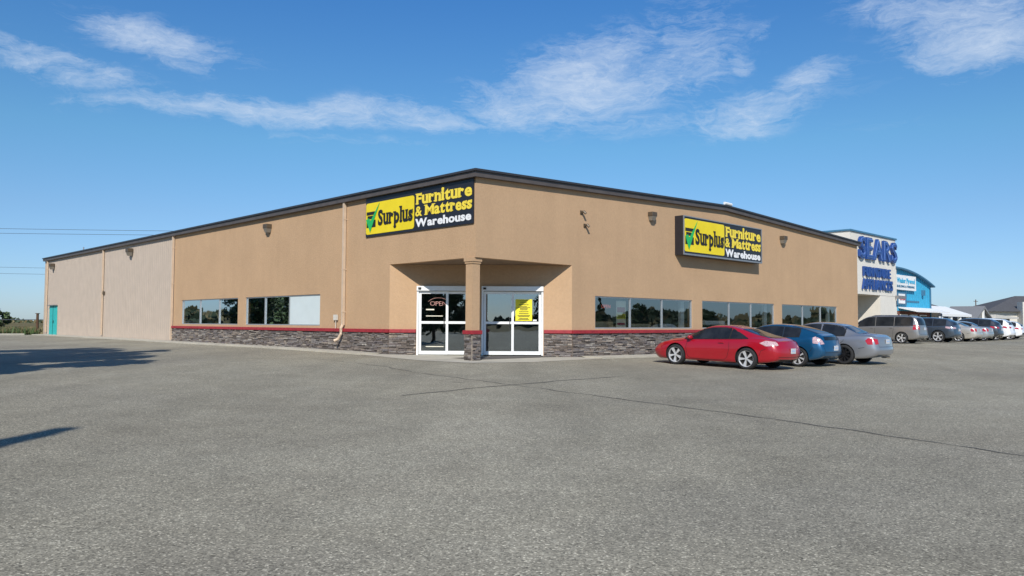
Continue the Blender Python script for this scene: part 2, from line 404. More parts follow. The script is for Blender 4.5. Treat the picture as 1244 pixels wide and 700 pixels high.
# diagonal entrance wall, s runs from the left wall to the front wall
s2 = math.sqrt(.5); DL = CUT*math.sqrt(2)
def dg(s, d, z): return (s*s2+d*s2, CUT-s*s2+d*s2, z)
DOORS = [(1.02, 3.24), (3.42, 5.70)]; DT = 2.47; FLOOR = -.075
w = MB(); panel(w, 0.0, DL, -.6, ZS-.003, [(a, b, -2, DT) for a, b in DOORS], .2, dg); w.build('wall', 'stucco', store)
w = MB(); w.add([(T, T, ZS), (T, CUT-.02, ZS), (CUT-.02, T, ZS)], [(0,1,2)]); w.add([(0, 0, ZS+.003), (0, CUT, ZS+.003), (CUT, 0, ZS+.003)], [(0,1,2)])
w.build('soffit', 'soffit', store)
# ribbed metal siding on the rear half
w = MB(); prof = []; a = SPL+.001
while a < LA-.3:
    prof += [(a, 0), (a+.2, 0), (a+.225, -.014), (a+.275, -.014)]; a += .3
prof.append((LA, 0)); n = len(prof)
vs = [(.01+p[1], p[0], -.4) for p in prof]+[(.01+p[1], p[0], ZE+.1) for p in prof]
w.add(vs, [(i+1, i, i+n, i+1+n) for i in range(n-1)]); w.build('siding', 'siding', store)
w = MB(); w.box(.02, LB, LA, LA+.15, -.4, ZE); w.box(LB-.15, LB-.001, T, LA-.01, -.6, ZE-.01); w.box(-.02, .01, LA-.05, LA+.15, -.4, ZE+.1)
w.build('rear_wall', 'siding', store)
# roof and fascia
w = MB(); w.add([(-.1, -.1, ZE+.22), (BR, -.1, ZR+.22), (LB+.1, -.1, ZE+.22), (-.1, LA+.2, ZE+.22), (BR, LA+.2, ZR+.22), (LB+.1, LA+.2, ZE+.22),
                 (-.1, -.1, ZE+.05), (BR, -.1, ZR+.05), (LB+.1, -.1, ZE+.05), (-.1, LA+.2, ZE+.05), (BR, LA+.2, ZR+.05), (LB+.1, LA+.2, ZE+.05)],
                [(0,1,4,3), (1,2,5,4), (9,10,7,6), (10,11,8,7), (3,4,10,9), (4,5,11,10), (5,2,8,11)]); w.build('roof', 'roofing', store)
w = MB()
w.prism([(-.18, ZE-.02), (BR, ZR-.02), (LB+.15, ZE-.02), (LB+.15, ZE+.16), (BR, ZR+.16), (-.18, ZE+.16)], -.16, -.003)
w.box(-.18, -.003, -.002, LA+.2, ZE-.02, ZE+.16)
w.build('fascia', 'fascia', store)
w = MB()
w.prism([(-.24, ZE+.162), (BR, ZR+.162), (LB+.2, ZE+.162), (LB+.2, ZE+.235), (BR, ZR+.235), (-.24, ZE+.235)], -.22, .05)
w.box(-.24, .05, .052, LA+.25, ZE+.162, ZE+.235)
w.build('fascia_cap', 'fascia_cap', store)
# ledgestone: individual stones
def stones(mb, length, z0, z1, fn, seed):
    r = random.Random(seed); z = z0
    while z < z1-.005:
        h = r.choice((.035, .045, .055, .065)); h = min(h, z1-z); 
        if z1-z-h < .03: h = z1-z
        u = -r.uniform(0, .2)
        while u < length:
            L = r.uniform(.12, .5); a = max(u, 0); b = min(u+L, length)
            if b-a > .02:
                d = r.uniform(.035, .085); d2 = d+r.uniform(-.015, .012); g = .004; t = r.uniform(-.006, .006)
                mb.add([fn(a+g, 0, z), fn(b-g, 0, z), fn(b-g, 0, z+h-g), fn(a+g, 0, z+h-g), fn(a+g, d, z+t), fn(b-g, d2, z+t*.5), fn(b-g, d2-.008, z+h-g-abs(t)), fn(a+g, d-.008, z+h-g-abs(t)*.5)],
                       [(4,5,6,7), (0,1,5,4), (1,2,6,5), (2,3,7,6), (3,0,4,7)])
            u += L
        z += h
SZ = .74; BZ = .87
w = MB(); stones(w, SPL-CUT, -.25, SZ, lambda u, d, z: (-d, SPL-u, z), 1); w.build('stone_base', 'ledgestone', store)
w = MB(); stones(w, LB-CUT, -.4, SZ, lambda u, d, z: (CUT+u, -d, z), 2); w.build('stone_base', 'ledgestone', store)
w = MB(); stones(w, 1.0, -.3, SZ, lambda u, d, z: dg(u, -d, z), 3); w.build('stone_base', 'ledgestone', store)
w = MB(); stones(w, DL-5.72, -.3, SZ, lambda u, d, z: dg(5.72+u, -d, z), 4); w.build('stone_base', 'ledgestone', store)
w = MB(); w.box(-.11, 0, CUT-.05, SPL+.02, SZ, BZ); w.box(CUT-.05, LB+.1, -.11, 0, SZ, BZ)
for (s0, s1) in ((.0, 1.0), (5.72, DL)):
    q = [dg(s0, .0, 0)[:2], dg(s0, -.112, 0)[:2], dg(s1, -.112, 0)[:2], dg(s1, .0, 0)[:2]]; w.slab(q[::-1], SZ+.002, BZ+.002)
w.build('red_band', 'red_trim', store, bevel=.012)
# corner column
colm = MB(); cb, ca = .12, .27; h = .165
colm.box(cb-h, cb+h, ca-h, ca+h, BZ, ZS-.13); colo = colm.build('column', 'stucco', store)
k = MB(); k.box(cb-h-.05, cb+h+.05, ca-h-.05, ca+h+.05, ZS-.13, ZS-.005); k.box(cb-h-.025, cb+h+.025, ca-h-.025, ca+h+.025, ZS-.2, ZS-.13)
k.build('capital', 'stucco', colo)
k = MB(); k.box(cb-h-.07, cb+h+.07, ca-h-.07, ca+h+.07, SZ, BZ-.002); k.build('red_band', 'red_trim', colo, bevel=.01)
k = MB(); hh = h+.0
for (fn, sd) in ((lambda u, d, z: (cb-hh+u, ca-hh-d, z), 11), (lambda u, d, z: (cb-hh-d, ca+hh-u, z), 12), (lambda u, d, z: (cb+hh+d, ca-hh+u, z), 13), (lambda u, d, z: (cb+hh-u, ca+hh+d, z), 14)):
    stones(k, 2*hh, -.3, SZ, fn, sd)
k.box(cb-hh-.02, cb+hh+.02, ca-hh-.02, ca+hh+.02, -.3, SZ-.01); k.build('stone_base', 'ledgestone', colo)

# windows: frame part with pane sub-part
def window(u0, u1, z0, z1, divs, fn, parent, boards=()):
    f = MB(); t = .045
    def bar(a, b, c, d, y0=.03, y1=.11):
        p = [fn(x, y, z) for z in (c, d) for (x, y) in ((a, y0), (b, y0), (b, y1), (a, y1))]
        f.add(p, [(0,3,2,1), (4,5,6,7), (0,1,5,4), (1,2,6,5), (2,3,7,6), (3,0,4,7)])
    bar(u0, u1, z0, z0+t); bar(u0, u1, z1-t, z1); bar(u0, u0+t, z0+t, z1-t); bar(u1-t, u1, z0+t, z1-t)
    for d in divs: bar(d-t*.6, d+t*.6, z0+t, z1-t)
    wo = f.build('window', 'alu', parent)
    g = MB(); y = .075; es = [u0+t]+[e for d in sorted(divs) for e in (d-t*.6, d+t*.6)]+[u1-t]
    for i in range(0, len(es), 2):
        g.add([fn(es[i], y, z0+t), fn(es[i+1], y, z0+t), fn(es[i+1], y, z1-t), fn(es[i], y, z1-t)], [(0,1,2,3)])
    g.build('pane', 'store_glass', wo)
    for (b0, b1, mm) in boards:
        k = MB(); p = [fn(x, yy, z) for z in (z0+t, z1-t) for (x, yy) in ((b0, .05), (b1, .05), (b1, .07), (b0, .07))]
        k.add(p, [(0,3,2,1), (4,5,6,7), (0,1,5,4), (1,2,6,5), (2,3,7,6), (3,0,4,7)]); k.build('board', mm, wo)
    return wo
fl = lambda u, d, z: (d, u, z); ff = lambda u, d, z: (u, d, z)
window(*LW[0], *LZ, [12.33, 14.6], fl, store, [(9.75, 12.29, 'white_board')])
window(*LW[1], *LZ, [19.5, 21.85], fl, store)
window(*FW[0], *FZ, [8.38, 10.59], ff, store)
window(*FW[1], *FZ, [16.05, 18.11], ff, store)
window(*FW[2], *FZ, [23.7, 25.9], ff, store)
# sliding doors
for (s0, s1) in DOORS:
    f = MB()
    def bar(a, b, c, d, y0=.0, y1=.12, mb=None):
        p = [dg(x, y, z) for z in (c, d) for (x, y) in ((a, y0), (b, y0), (b, y1), (a, y1))]
        (mb or f).add(p, [(0,3,2,1), (4,5,6,7), (0,1,5,4), (1,2,6,5), (2,3,7,6), (3,0,4,7)])
    mid = (s0+s1)/2
    bar(s0, s0+.07, FLOOR, DT-.17, -.06); bar(s1-.07, s1, FLOOR, DT-.17, -.06); bar(s0, s1, DT-.17, DT, -.12, .12)
    for (p0, p1, y) in ((s0+.08, mid+.05, .0), (mid-.03, s1-.08, .055)):
        bar(p0, p0+.085, FLOOR+.02, DT-.19, y, y+.045); bar(p1-.085, p1, FLOOR+.02, DT-.19, y, y+.045)
        for (c, d) in ((FLOOR+.02, FLOOR+.15), (1.08, 1.17), (DT-.28, DT-.19)): bar(p0+.085, p1-.085, c, d, y+.001, y+.044)
    do = f.build('door', 'white_frame', store)
    g = MB()
    for (p0, p1, y) in ((s0+.165, mid-.035, .022), (mid+.055, s1-.165, .077)):
        for (c, d) in ((FLOOR+.15, 1.08), (1.17, DT-.28)):
            g.add([dg(p0, y, c), dg(p1, y, c), dg(p1, y, d), dg(p0, y, d)], [(0,1,2,3)])
    g.build('pane', 'door_glass', do)
    k = MB(); bar(s0+.06, s0+.17, DT-.12, DT-.05, -.16, -.12, k); k.build('motion_sensor', 'black', do)
    k = MB(); bar(mid-.11, mid-.08, .95, 1.3, -.03, .0, k); k.build('handle', 'black', do)
# downspouts
def spout(a, z0, kick, parent, wd=.055):
    m_ = MB(); m_.box(-.14, -.035, a-wd, a+wd, z0, ZE-.02)
    for z in (z0+.5, 3.2, 5.2): m_.box(-.147, -.0, a-wd-.012, a+wd+.012, z, z+.04)
    if kick:
        m_.tube([(-.09, a, z0+.02), (-.17, a, z0-.12), (-.17, a, z0-.35), (-.22, a+.12, z0-.55), (-.36, a+.2, z0-.62)], .06, 8)
    return m_.build('downspout', 'beige_metal', parent)
spout(7.8, 1.0, True, store); spout(25.4, .1, False, store); spout(37.5, .2, False, store); spout(51.2, .2, False, store)
# teal service door
d_ = MB(); d_.box(-.045, 0.0, 48.35, 50.35, 0, 2.3); do = d_.build('door', 'teal_paint', store)
k = MB(); k.box(-.06, -.046, 49.33, 49.37, .03, 2.27); k.build('seam', 'black', do)
k = MB(); k.box(-.1, -.046, 49.12, 49.2, .95, 1.15); k.build('handle', 'black', do)
k = MB(); k.box(-.22, -.046, 48.25, 50.45, 2.3, 2.36); k.build('door_canopy', 'grey_trim', do)
# service bits on the wall: vents, meter, hose bib, camera
k = MB(); k.box(-.1, -.03, 8.25, 8.5, 1.2, 1.42); k.tube([(-.06, 8.37, 1.2), (-.06, 8.37, .87)], .015); k.build('wall_box', 'off_white', store)
for bq, zq in ((5.3, 5.29), (5.5, 4.81)):
    k = MB(); k.tube([(bq, -.002, zq), (bq, -.14, zq+.02), (bq+.03, -.2, zq-.06)], .05, 8); k.box(bq-.07, bq+.07, -.03, -.002, zq-.07, zq+.07); k.build('pipe_vent', 'bronze', store)
k = MB(); k.box(-.1, -.001, 37.2, 37.4, 2.9, 3.1); k.build('wall_box', 'bronze', store)
k = MB(); k.tube([(15.3, -.2, ZR+.3), (15.9, -.2, ZR+.29)], .07, 8); k.build('ridge_lamp', 'white_frame', store)
# a low roof unit and a small mast far back on the roof
for (bq, aq, sx, sy, hz) in ((6.0, 13.0, 1.2, 1.6, .55),):
    k = MB(); k.box(bq, bq+sx, aq, aq+sy, ZE+.3, ZE+.3+hz+.2); k.box(bq-.06, bq+sx+.06, aq-.06, aq+sy+.06, ZE+.5+hz, ZE+.58+hz); k.build('rooftop_unit', 'galvanized', store)
k = MB(); k.tube([(.5, 44, ZE+.2), (.5, 44, ZE+.65)], .04); k.build('roof_vent', 'galvanized', store)
# interior
k = MB(); k.box(.4, LB-.3, .4, 26, -.12, -.1); k.build('interior_floor', 'carpet', store)
k = MB(); k.box(6.5, 6.6, 6.6, 20, -.1, 4); k.box(6.7, LB-.3, 7, 7.1, -.1, 4); k.box(.3, LB-.3, .3, 30, 4.0, 4.1); k.box(5.0, 6.6, 6.5, 6.6, -.1, 4); k.build('interior_wall', 'dark_interior', store)
for (bq) in (12.65, 20.2, 27.7):
    k = MB(); k.box(bq-.28, bq, .3, .42, .4, 2.4); k.build('jamb_panel', 'white_frame', store)  # white panel added inside to stand for the bright right window jamb

# wall lights
def wall_light(loc, rz, label, big=1.):
    t = empty('wall_light', loc, rz, label, 'light', 'wall pack lights under the eaves')
    s = big
    m_ = MB(); m_.prism([(-.17*s, -.02*s), (.17*s, -.02*s), (.17*s, .15*s), (-.17*s, .15*s)], -.24*s, -.004); m_.build('housing', 'bronze', t, bevel=.01)
    m_ = MB(); m_.add([(-.15*s, -.23*s, -.022*s), (.15*s, -.23*s, -.022*s), (.15*s, -.01, -.022*s), (-.15*s, -.01, -.022*s), (-.1*s, -.17*s, -.2*s), (.1*s, -.17*s, -.2*s), (.1*s, -.02, -.2*s), (-.1*s, -.02, -.2*s)],
                      [(0,1,5,4), (1,2,6,5), (2,3,7,6), (3,0,4,7), (4,5,6,7)]); m_.build('lens', 'lens', t)
wall_light(W(-.004, 14.2, 5.42), LEFT, 'bronze wall light above the gap between the two left windows', 1.1)
wall_light(W(-.03, 32.2, 5.45), LEFT, 'bronze wall light high on the beige ribbed siding, nearer one', 1.3)
wall_light(W(-.03, 49.6, 5.4), LEFT, 'bronze wall light above the teal door at the far left end', 1.3)
wall_light(W(9.7, 0, 5.6), FRONT, 'bronze wall light on the front between two pipe vents and the sign box', 1.0)
wall_light(W(21.25, 0, 5.54), FRONT, 'bronze wall light on the front right of the sign box', 1.1)

# ------------------------------------------------------------------ lettering
def glyph_text(s, size_w, size_h, depth, bold=.02, serif=False, gap=.06, cap=.73, lower=1, wide=1):
    """letters built one by one; width and height fitted. returns MB with x right, z up, front face towards -y"""
    out = MB(); x = 0; S = {}
    for ch in s:
        if ch == ' ': x += .28; continue
        cu = bpy.data.curves.new('letter', 'FONT'); cu.body = ch; cu.size = 1; cu.offset = bold*(.55 if ch in 'M&' else 1); cu.extrude = .02; cu.resolution_u = 3
        ob = bpy.data.objects.new('letter', cu); COL.objects.link(ob); dg_ = bpy.context.evaluated_depsgraph_get()
        me = bpy.data.meshes.new_from_object(ob.evaluated_get(dg_)); bpy.data.objects.remove(ob); bpy.data.curves.remove(cu)
        vs = [v.co.copy() for v in me.vertices]; fs = [tuple(p.vertices) for p in me.polygons]; bpy.data.meshes.remove(me)
        x0 = min(v.x for v in vs); x1 = max(v.x for v in vs); wd = x1-x0; y0 = min(v.y for v in vs); y1 = max(v.y for v in vs)
        if serif and ch not in '&S':
            k = .09; e = .05
            def bar(cx, y, half=.12, th=.065):
                cx = x0+cx*wd; q = len(vs)
                for zz in (-.022, .022):
                    for (a_, b_) in ((-half, -th/2), (half, -th/2), (half, th/2), (-half, th/2)): vs.append(Vector((cx+a_, y+b_, zz)))
                fs.extend([(q+3,q+2,q+1,q), (q+4,q+5,q+6,q+7), (q,q+1,q+5,q+4), (q+1,q+2,q+6,q+5), (q+2,q+3,q+7,q+6), (q+3,q,q+4,q+7)])
            b0, xh, tp = .03, .5, .69
            sp = {'F': [(.16, b0), (.12, tp), (.93, tp-.06, .05, .2)], 'u': [(.08, xh), (.82, xh), (.95, b0, .1)], 'r': [(.25, b0), (.15, xh, .12)], 'n': [(.12, b0), (.88, b0), (.08, xh, .1)],
                  'i': [(.5, b0), (.25, xh-.02, .10, .05)], 't': [(.7, b0, .12)], 'e': [], 'M': [(.1, b0), (.9, b0), (.06, tp), (.94, tp)], 'a': [(.95, b0, .1)], 's': [(.9, xh-.08, .045, .17), (.1, b0+.08, .045, .17)],
                  'p': [(.1, xh, .12), (.17, -.19)], 'l': [(.5, b0), (.3, tp+.02, .12)]}.get(ch, [])
            if ch == 'i': vs = [Vector((v.x, v.y+(.09 if v.y > .58 else 0), v.z)) for v in vs]
            for q in sp: bar(*q)
            if ch == 'M': vs = [Vector((x0+(v.x-x0)*1.28, v.y, v.z)) for v in vs]; wd *= 1.28
            if ch.islower() and lower != 1: vs = [Vector((v.x, v.y*lower, v.z)) for v in vs]; vs = [Vector((x0+(v.x-x0)*wide, v.y, v.z)) for v in vs]; wd *= wide
        out.add([(v.x-x0+x, -v.z, v.y) for v in vs], fs); x += wd+gap*(1.6 if serif else 1)
    X1 = max(v[0] for v in out.v); X0 = min(v[0] for v in out.v)
    sx = size_w/(X1-X0); sz = size_h/cap; dy = depth/.044
    out.v = [((v[0]-X0)*sx, v[1]*dy, v[2]*sz) for v in out.v]
    return out
def put(mb, x, y, z):
    mb.v = [(v[0]+x, v[1]+y, v[2]+z) for v in mb.v]; return mb
def rrect(x0, x1, z0, z1, r, k=5):
    P = []
    for (cx, cz, t0) in ((x1-r, z1-r, 0), (x0+r, z1-r, 90), (x0+r, z0+r, 180), (x1-r, z0+r, 270)):
        for i in range(k+1):
            t = R(t0+90*i/k); P.append((cx+r*math.cos(t), cz+r*math.sin(t)))
    return P[::-1]
def store_sign(loc, rz, Wd, Ht, depth, label, boxed):
    t = empty('store_sign', loc, rz, label, 'sign', 'store name signs')
    m_ = MB(); m_.box(0, Wd, -depth, -.004, 0, Ht); m_.build('cabinet', 'sign_black', t)
    if boxed:
        m_ = MB(); e = .07
        for (a_, b_, c_, d_) in ((0, Wd, 0, e), (0, Wd, Ht-e*.6, Ht), (0, e*.9, e, Ht-e*.6), (Wd-e*.6, Wd, e, Ht-e*.6)): m_.box(a_, b_, -depth-.03, -depth-.001, c_, d_)
        m_.build('frame', 'galvanized', t)
    y = -depth; m = .03+ (.06 if boxed else 0)
    yx1 = Wd*.49; z0, z1 = Ht*(.09 if boxed else .06), Ht*(.93 if boxed else .86)
    m_ = MB(); m_.prism(rrect(m, yx1, z0, z1, .1), y-.012, y-.002); m_.build('yellow_panel', 'sign_yellow', t)
    zt = z0; hh = z1-z0
    # black chest of drawers mark with green tick
    m_ = MB(); bx = m+.07*Wd*.12; bw = Wd*.095
    m_.box(bx, bx+bw, y-.022, y-.014, zt+hh*.62, zt+hh*.72); m_.box(bx+bw*.1, bx+bw*.9, y-.022, y-.014, zt+hh*.49, zt+hh*.59); m_.box(bx, bx+bw, y-.022, y-.014, zt+hh*.22, zt+hh*.45)
    m_.build('emblem', 'letter_black', t)
    m_ = MB(); m_.prism([(bx-.02, zt+hh*.47), (bx+bw*.42, zt+hh*.06), (bx+bw*1.45, zt+hh*.97), (bx+bw*.46, zt+hh*.42)], y-.034, y-.024)
    m_.prism([(bx-.02, zt+hh*.47), (bx+bw*.46, zt+hh*.42), (bx+bw*.28, zt+hh*.52)], y-.034, y-.024)
    m_.build('tick', 'check_green', t)
    g_ = glyph_text('Surplus', Wd*.345, hh*.47, .012, .035, True, .045); put(g_, Wd*.135, y-.025, zt+hh*.27).build('lettering', 'letter_black', t)
    tx = Wd*.503; tw = Wd*.487-(.05 if boxed else 0)
    top = Ht*(.93 if boxed else .88)-.02; u = top-Ht*.06; 
    g_ = glyph_text('Furniture', tw, u*.315, .012, .034, True, .03, lower=1.1, wide=1.1); put(g_, tx, y-.01, Ht*.63).build('lettering', 'letter_yellow', t)
    g_ = glyph_text('& Mattress', tw, u*.30, .012, .034, True, .025, lower=1.1, wide=1.1); put(g_, tx, y-.01, Ht*.345).build('lettering', 'letter_yellow', t)
    g_ = glyph_text('Warehouse', tw*.99, u*.24, .012, .035, False, .04); put(g_, tx, y-.01, Ht*.09).build('lettering', 'letter_white', t)
store_sign(W(0, 6.33, 4.39), LEFT, 6.25, 1.50, .05, 'flat black and yellow name sign at the corner of the long left wall', False)
store_sign(W(11.5, 0, 4.09), FRONT, 6.85, 1.69, .42, 'deep boxed black and yellow name sign high on the front gable wall', True)

# ------------------------------------------------------------------ things at the doors and windows
def on_diag(s, z, out=.03):
    p = dg(s, -out, z); return W(p[0], p[1], z)
DIAG = 0.0 + AZ - math.pi/4
t = empty('poster', on_diag(4.67, 1.2, -.06), DIAG, 'yellow paper notice with black lines of print in the right door', 'poster')
m_ = MB(); m_.box(0, .62, -.008, 0, 0, .80); m_.build('sheet', 'poster_yellow', t)
m_ = MB(); z = .75; r = random.Random(3)
while z > .05:
    wd = r.uniform(.22, .5); m_.box(.31-wd/2, .31+wd/2, -.011, -.009, z-.022, z); z -= r.choice((.04, .04, .07))
m_.build('print', 'letter_black', t)
t = empty('open_sign', on_diag(1.5, 1.75, -.06), DIAG, 'pink neon OPEN sign inside the left door', 'sign')
m_ = glyph_text('OPEN', .62, .17, .012, -.008, False, .08); m_.build('lettering', 'neon', t)
m_ = MB(); pts = [(.31+.38*math.cos(R(q)), -.01, .09+.2*math.sin(R(q))) for q in range(20, 165, 12)]; m_.tube(pts, .008, 6); m_.build('neon_border', 'neon', t)
for (s, z, wd, hq, lab) in ((1.36, 1.58, .3, .045, 'small white strip notice under the neon sign'), (1.36, 1.35, .62, .03, 'long thin white strip notice on the left door glass'), (5.32, 1.19, .14, .06, 'small white sticker beside the yellow notice on the right door'),
                       (1.36, .22, .66, .03, 'thin white strip low on the left door glass')):
    m_ = MB(); m_.box(0, wd, -.004, 0, 0, hq); o = m_.build('notice', 'poster_white' if 'sticker' not in lab else 'white_frame'); o.location = on_diag(s, z, -.015 if s < 4 else -.07); o.rotation_euler = (0, 0, DIAG); tag(o, lab, 'notice')
t = empty('poster', W(7.6, .15, .95), FRONT, 'tall white poster with red and yellow bands in the nearest front window', 'poster')
m_ = MB(); m_.box(0, .62, -.01, 0, 0, 1.08); m_.build('sheet', 'poster_white', t)
m_ = MB(); m_.box(.06, .56, -.014, -.011, .62, .82); m_.build('red_print', 'poster_red', t)
m_ = MB(); m_.box(.06, .56, -.014, -.011, .12, .2); m_.build('red_print', 'poster_red', t)
m_ = MB(); m_.box(.02, .6, -.014, -.011, .36, .56); m_.build('yellow_print', 'poster_yellow', t)
m_ = MB(); 
for z in (.4, .45, .5): m_.box(.06, .56, -.018, -.015, z, z+.02)
m_.build('print', 'letter_black', t)
t = empty('open_sign', W(6.75, .2, 1.72), FRONT, 'red neon OPEN sign behind the nearest front window', 'sign')
glyph_text('OPEN', .55, .15, .012, -.008, False, .08).build('lettering', 'neon_red', t)

def sofa(loc, rz, L, mt, label, hgt=.9):
    t = empty('sofa', loc, rz, label, 'sofa', 'sofas inside the store')
    m_ = MB(); m_.box(.2, L-.2, 0, .9, .08, .42); m_.build('seat', mt, t, bevel=.05)
    m_ = MB(); m_.box(.15, L-.15, .72, .98, .2, hgt); m_.build('backrest', mt, t, bevel=.07)
    for x in (0, L-.22):
        m_ = MB(); m_.box(x, x+.22, 0, .95, .08, .62); m_.build('arm', mt, t, bevel=.06)
sofa(W(8.15, 1.55, -.1), FRONT+math.pi, 2.0, 'sofa_beige', 'beige sofa back just inside the nearest front window', 1.3)
sofa(W(11.0, 1.75, -.1), FRONT+math.pi, 1.9, 'sofa_beige', 'beige sofa in the middle of the nearest front window', 1.22)
sofa(W(18.3, 2.0, -.1), FRONT+math.pi, 2.2, 'sofa_brown', 'brown sofa behind the middle front window', 1.3)
sofa(W(24.9, 2.0, -.1), FRONT+math.pi, 2.2, 'sofa_beige', 'beige sofa behind the farthest front window', 1.25)
m_ = MB(); n_ = 12
for (x, rr, zz) in ((0, .16, 1.05), (.5, .22, 1.08), (1.0, .2, 1.06)): pass
m_.prism([(-.1, .0)]+[(.65-.75*math.cos(R(180*i/12)), .3*math.sin(R(180*i/12))) for i in range(13)]+[(1.4, .0)], 0, .5); o = m_.build('mattress', 'linen', smooth=True); o.location = W(11.1, .5, .82); o.rotation_euler = (0, 0, FRONT)
tag(o, 'white rounded bedding bundle in the right pane of the nearest front window', 'bedding')
m_ = MB(); m_.box(0, 1.7, 0, 2.0, 0, .22); o = m_.build('mattress', 'linen', bevel=.06); o.location = W(14.8, .5, 1.06); o.rotation_euler = (0, 0, FRONT); tag(o, 'white mattress lying behind the middle front window', 'mattress')
m_ = MB(); m_.box(0, .06, 0, .85, 0, 2.0); o = m_.build('display_panel', 'sofa_beige'); o.location = W(.9, 13.2, .0); o.rotation_euler = (0, 0, AZ); tag(o, 'tan upright panel inside the middle pane of the nearer left window', 'panel')

# ------------------------------------------------------------------ next-door department store
se = empty('department_store', W(42.3, 5, 0), AZ, 'cream stucco store with tall sign tower and blue roof trim', 'building')
SW = 9.3; SH = 8.25
m_ = MB(); m_.box(0, SW, 0, 12, 3.52, SH); m_.box(5.9, SW, .02, 12, -.2, 3.519); m_.box(0, .5, .02, 12, -.2, 3.519); m_.box(SW+.003, SW+1.15, .35, 14, -.2, 5.95); m_.box(-11, -.003, 2.5, 20, -.2, 5.4)
m_.build('wall', 'cream_stucco', se)
m_ = MB(); m_.box(-.1, SW+.1, -.1, 12.1, SH+.002, SH+.13); m_.box(SW+.11, SW+1.25, .25, 14.1, 5.952, 6.12); m_.build('roof_trim', 'blue_cap', se)
m_ = MB(); m_.box(.5, 5.9, 3.2, 3.3, -.2, 3.5); m_.build('recess_wall', 'off_white', se)
m_ = MB(); m_.box(1.0, 5.2, 3.1, 3.19, 0, 2.6); dd = m_.build('window', 'alu', se)
m_ = MB()
for x in (1.1, 2.5, 3.9): m_.box(x, x+1.2, 3.06, 3.095, .15, 2.45)
m_.build('pane', 'car_glass', dd)
m_ = MB(); m_.box(SW-.2, SW+1.5, -.25, .0, 3.35, 3.6); m_.build('ledge', 'grey_trim', se)
def flat_sign(loc, rz, rows, label, name='building_sign', cat='sign', back=None):
    t = empty(name, loc, rz, label, cat)
    if back: m_ = MB(); m_.box(*back[:6]); m_.build('panel', back[6], t)
    for (txt, x, z, w_, h_, mt, d, bold, y) in rows:
        g_ = glyph_text(txt, w_, h_, d, bold, False, .12 if txt.isupper() else .06); put(g_, x, y, z).build('lettering', mt, t)
    return t
flat_sign(W(43.65, 5, 6.35), AZ, [('SEARS', 0, 0, 7.7, 1.65, 'sears_blue', .2, .035, -.13), ('SEARS', .08, .06, 7.54, 1.53, 'sears_light', .03, .012, -.25), ('SEARS', .08, .06, 7.54, 1.53, 'sears_blue', .03, -.008, -.275)], 'large blue SEARS channel letters on the cream tower')
flat_sign(W(44.5, 5, 4.95), AZ, [('FURNITURE', 0, 0, 5.6, .75, 'sears_blue', .14, .03, -.10)], 'smaller blue FURNITURE letters under the large blue name')
flat_sign(W(44.3, 5, 3.95), AZ, [('APPLIANCES', 0, 0, 6.2, .8, 'sears_blue', .14, .03, -.10)], 'smaller blue APPLIANCES letters, lowest row on the cream tower')

# ------------------------------------------------------------------ blue arched lumber store
bp_ = empty('lumber_store', W(47.0, 6.2, 0), AZ, 'bright blue store with arched metal roof and brick shopfront', 'building')
XC = 7.3; XR = 17.1
def arc(x): return 4.75+1.35*(1-((x-XC)/9.8)**2)
P = [(x, arc(x)) for x in np.linspace(6.0, XR, 26)]
m_ = MB(); m_.prism([(6.0, 2.4)]+P+[(XR, 2.4)], 0, .15)
for x in np.arange(6.3, XR-.2, .5): m_.box(x, x+.06, -.035, -.003, 2.4, arc(x)-.03)
m_.build('wall', 'plywood_blue', bp_)
m_ = MB()
for i in range(25):
    (xa, za), (xb, zb) = P[i], P[i+1]
    m_.add([(xa, -.4, za), (xb, -.4, zb), (xb, 24, zb), (xa, 24, za), (xa, -.4, za+.12), (xb, -.4, zb+.12), (xb, 24, zb+.12), (xa, 24, za+.12)], [(0,3,2,1), (4,5,6,7), (0,1,5,4), (2,3,7,6)])
m_.add([(XR, .15, -.2), (XR, 24, -.2), (XR, 24, 4.75), (XR, .15, 4.75)], [(0,1,2,3)])
m_.build('roof', 'blue_cap', bp_)
m_ = MB(); m_.box(6.0, XR, .02, .2, -.2, 2.39); m_.build('brick_front', 'brick', bp_)
for x in (6.4, 8.9, 11.4, 13.9):
    m_ = MB(); m_.box(x, x+1.8, -.03, .015, .5, 2.1); f_ = m_.build('window', 'white_paint', bp_); m_ = MB(); m_.box(x+.1, x+1.7, -.05, -.032, .6, 2.0); m_.build('pane', 'car_glass', f_)
m_ = MB(); m_.add([(8.5, -.01, 2.75), (XR+.2, -.01, 2.75), (XR+.2, -1.6, 2.4), (8.5, -1.6, 2.4), (8.5, -.01, 2.65), (XR+.2, -.01, 2.65), (XR+.2, -1.6, 2.28), (8.5, -1.6, 2.28)], [(0,1,2,3), (7,6,5,4), (3,2,6,7), (0,3,7,4), (1,0,4,5), (2,1,5,6)]); m_.build('awning', 'white_paint', bp_)
m_ = MB(); m_.box(XR-.4, XR-.3, -.12, -.02, .0, 4.6); m_.box(14.3, 14.6, -.3, -.02, 3.9, 4.4); m_.build('downspout', 'blue_cap', bp_)
m_ = MB(); m_.box(7, 13.7, -.04, -.036, 3.2, 3.35); m_.build('trim', 'blue_cap', bp_)
flat_sign(W(53.2, 6.12, 4.25), AZ, [('Windsor Plywood', 1.25, .62, 4.4, .46, 'plywood_blue', .03, .015, -.22), ('BUILDING & FINISHING', 1.25, .22, 4.3, .2, 'blue_cap', .03, 0, -.22)], 'white board with blue lettering on the blue arched front', back=(0, 6.0, -.2, 0, 0, 1.3, 'white_paint'))
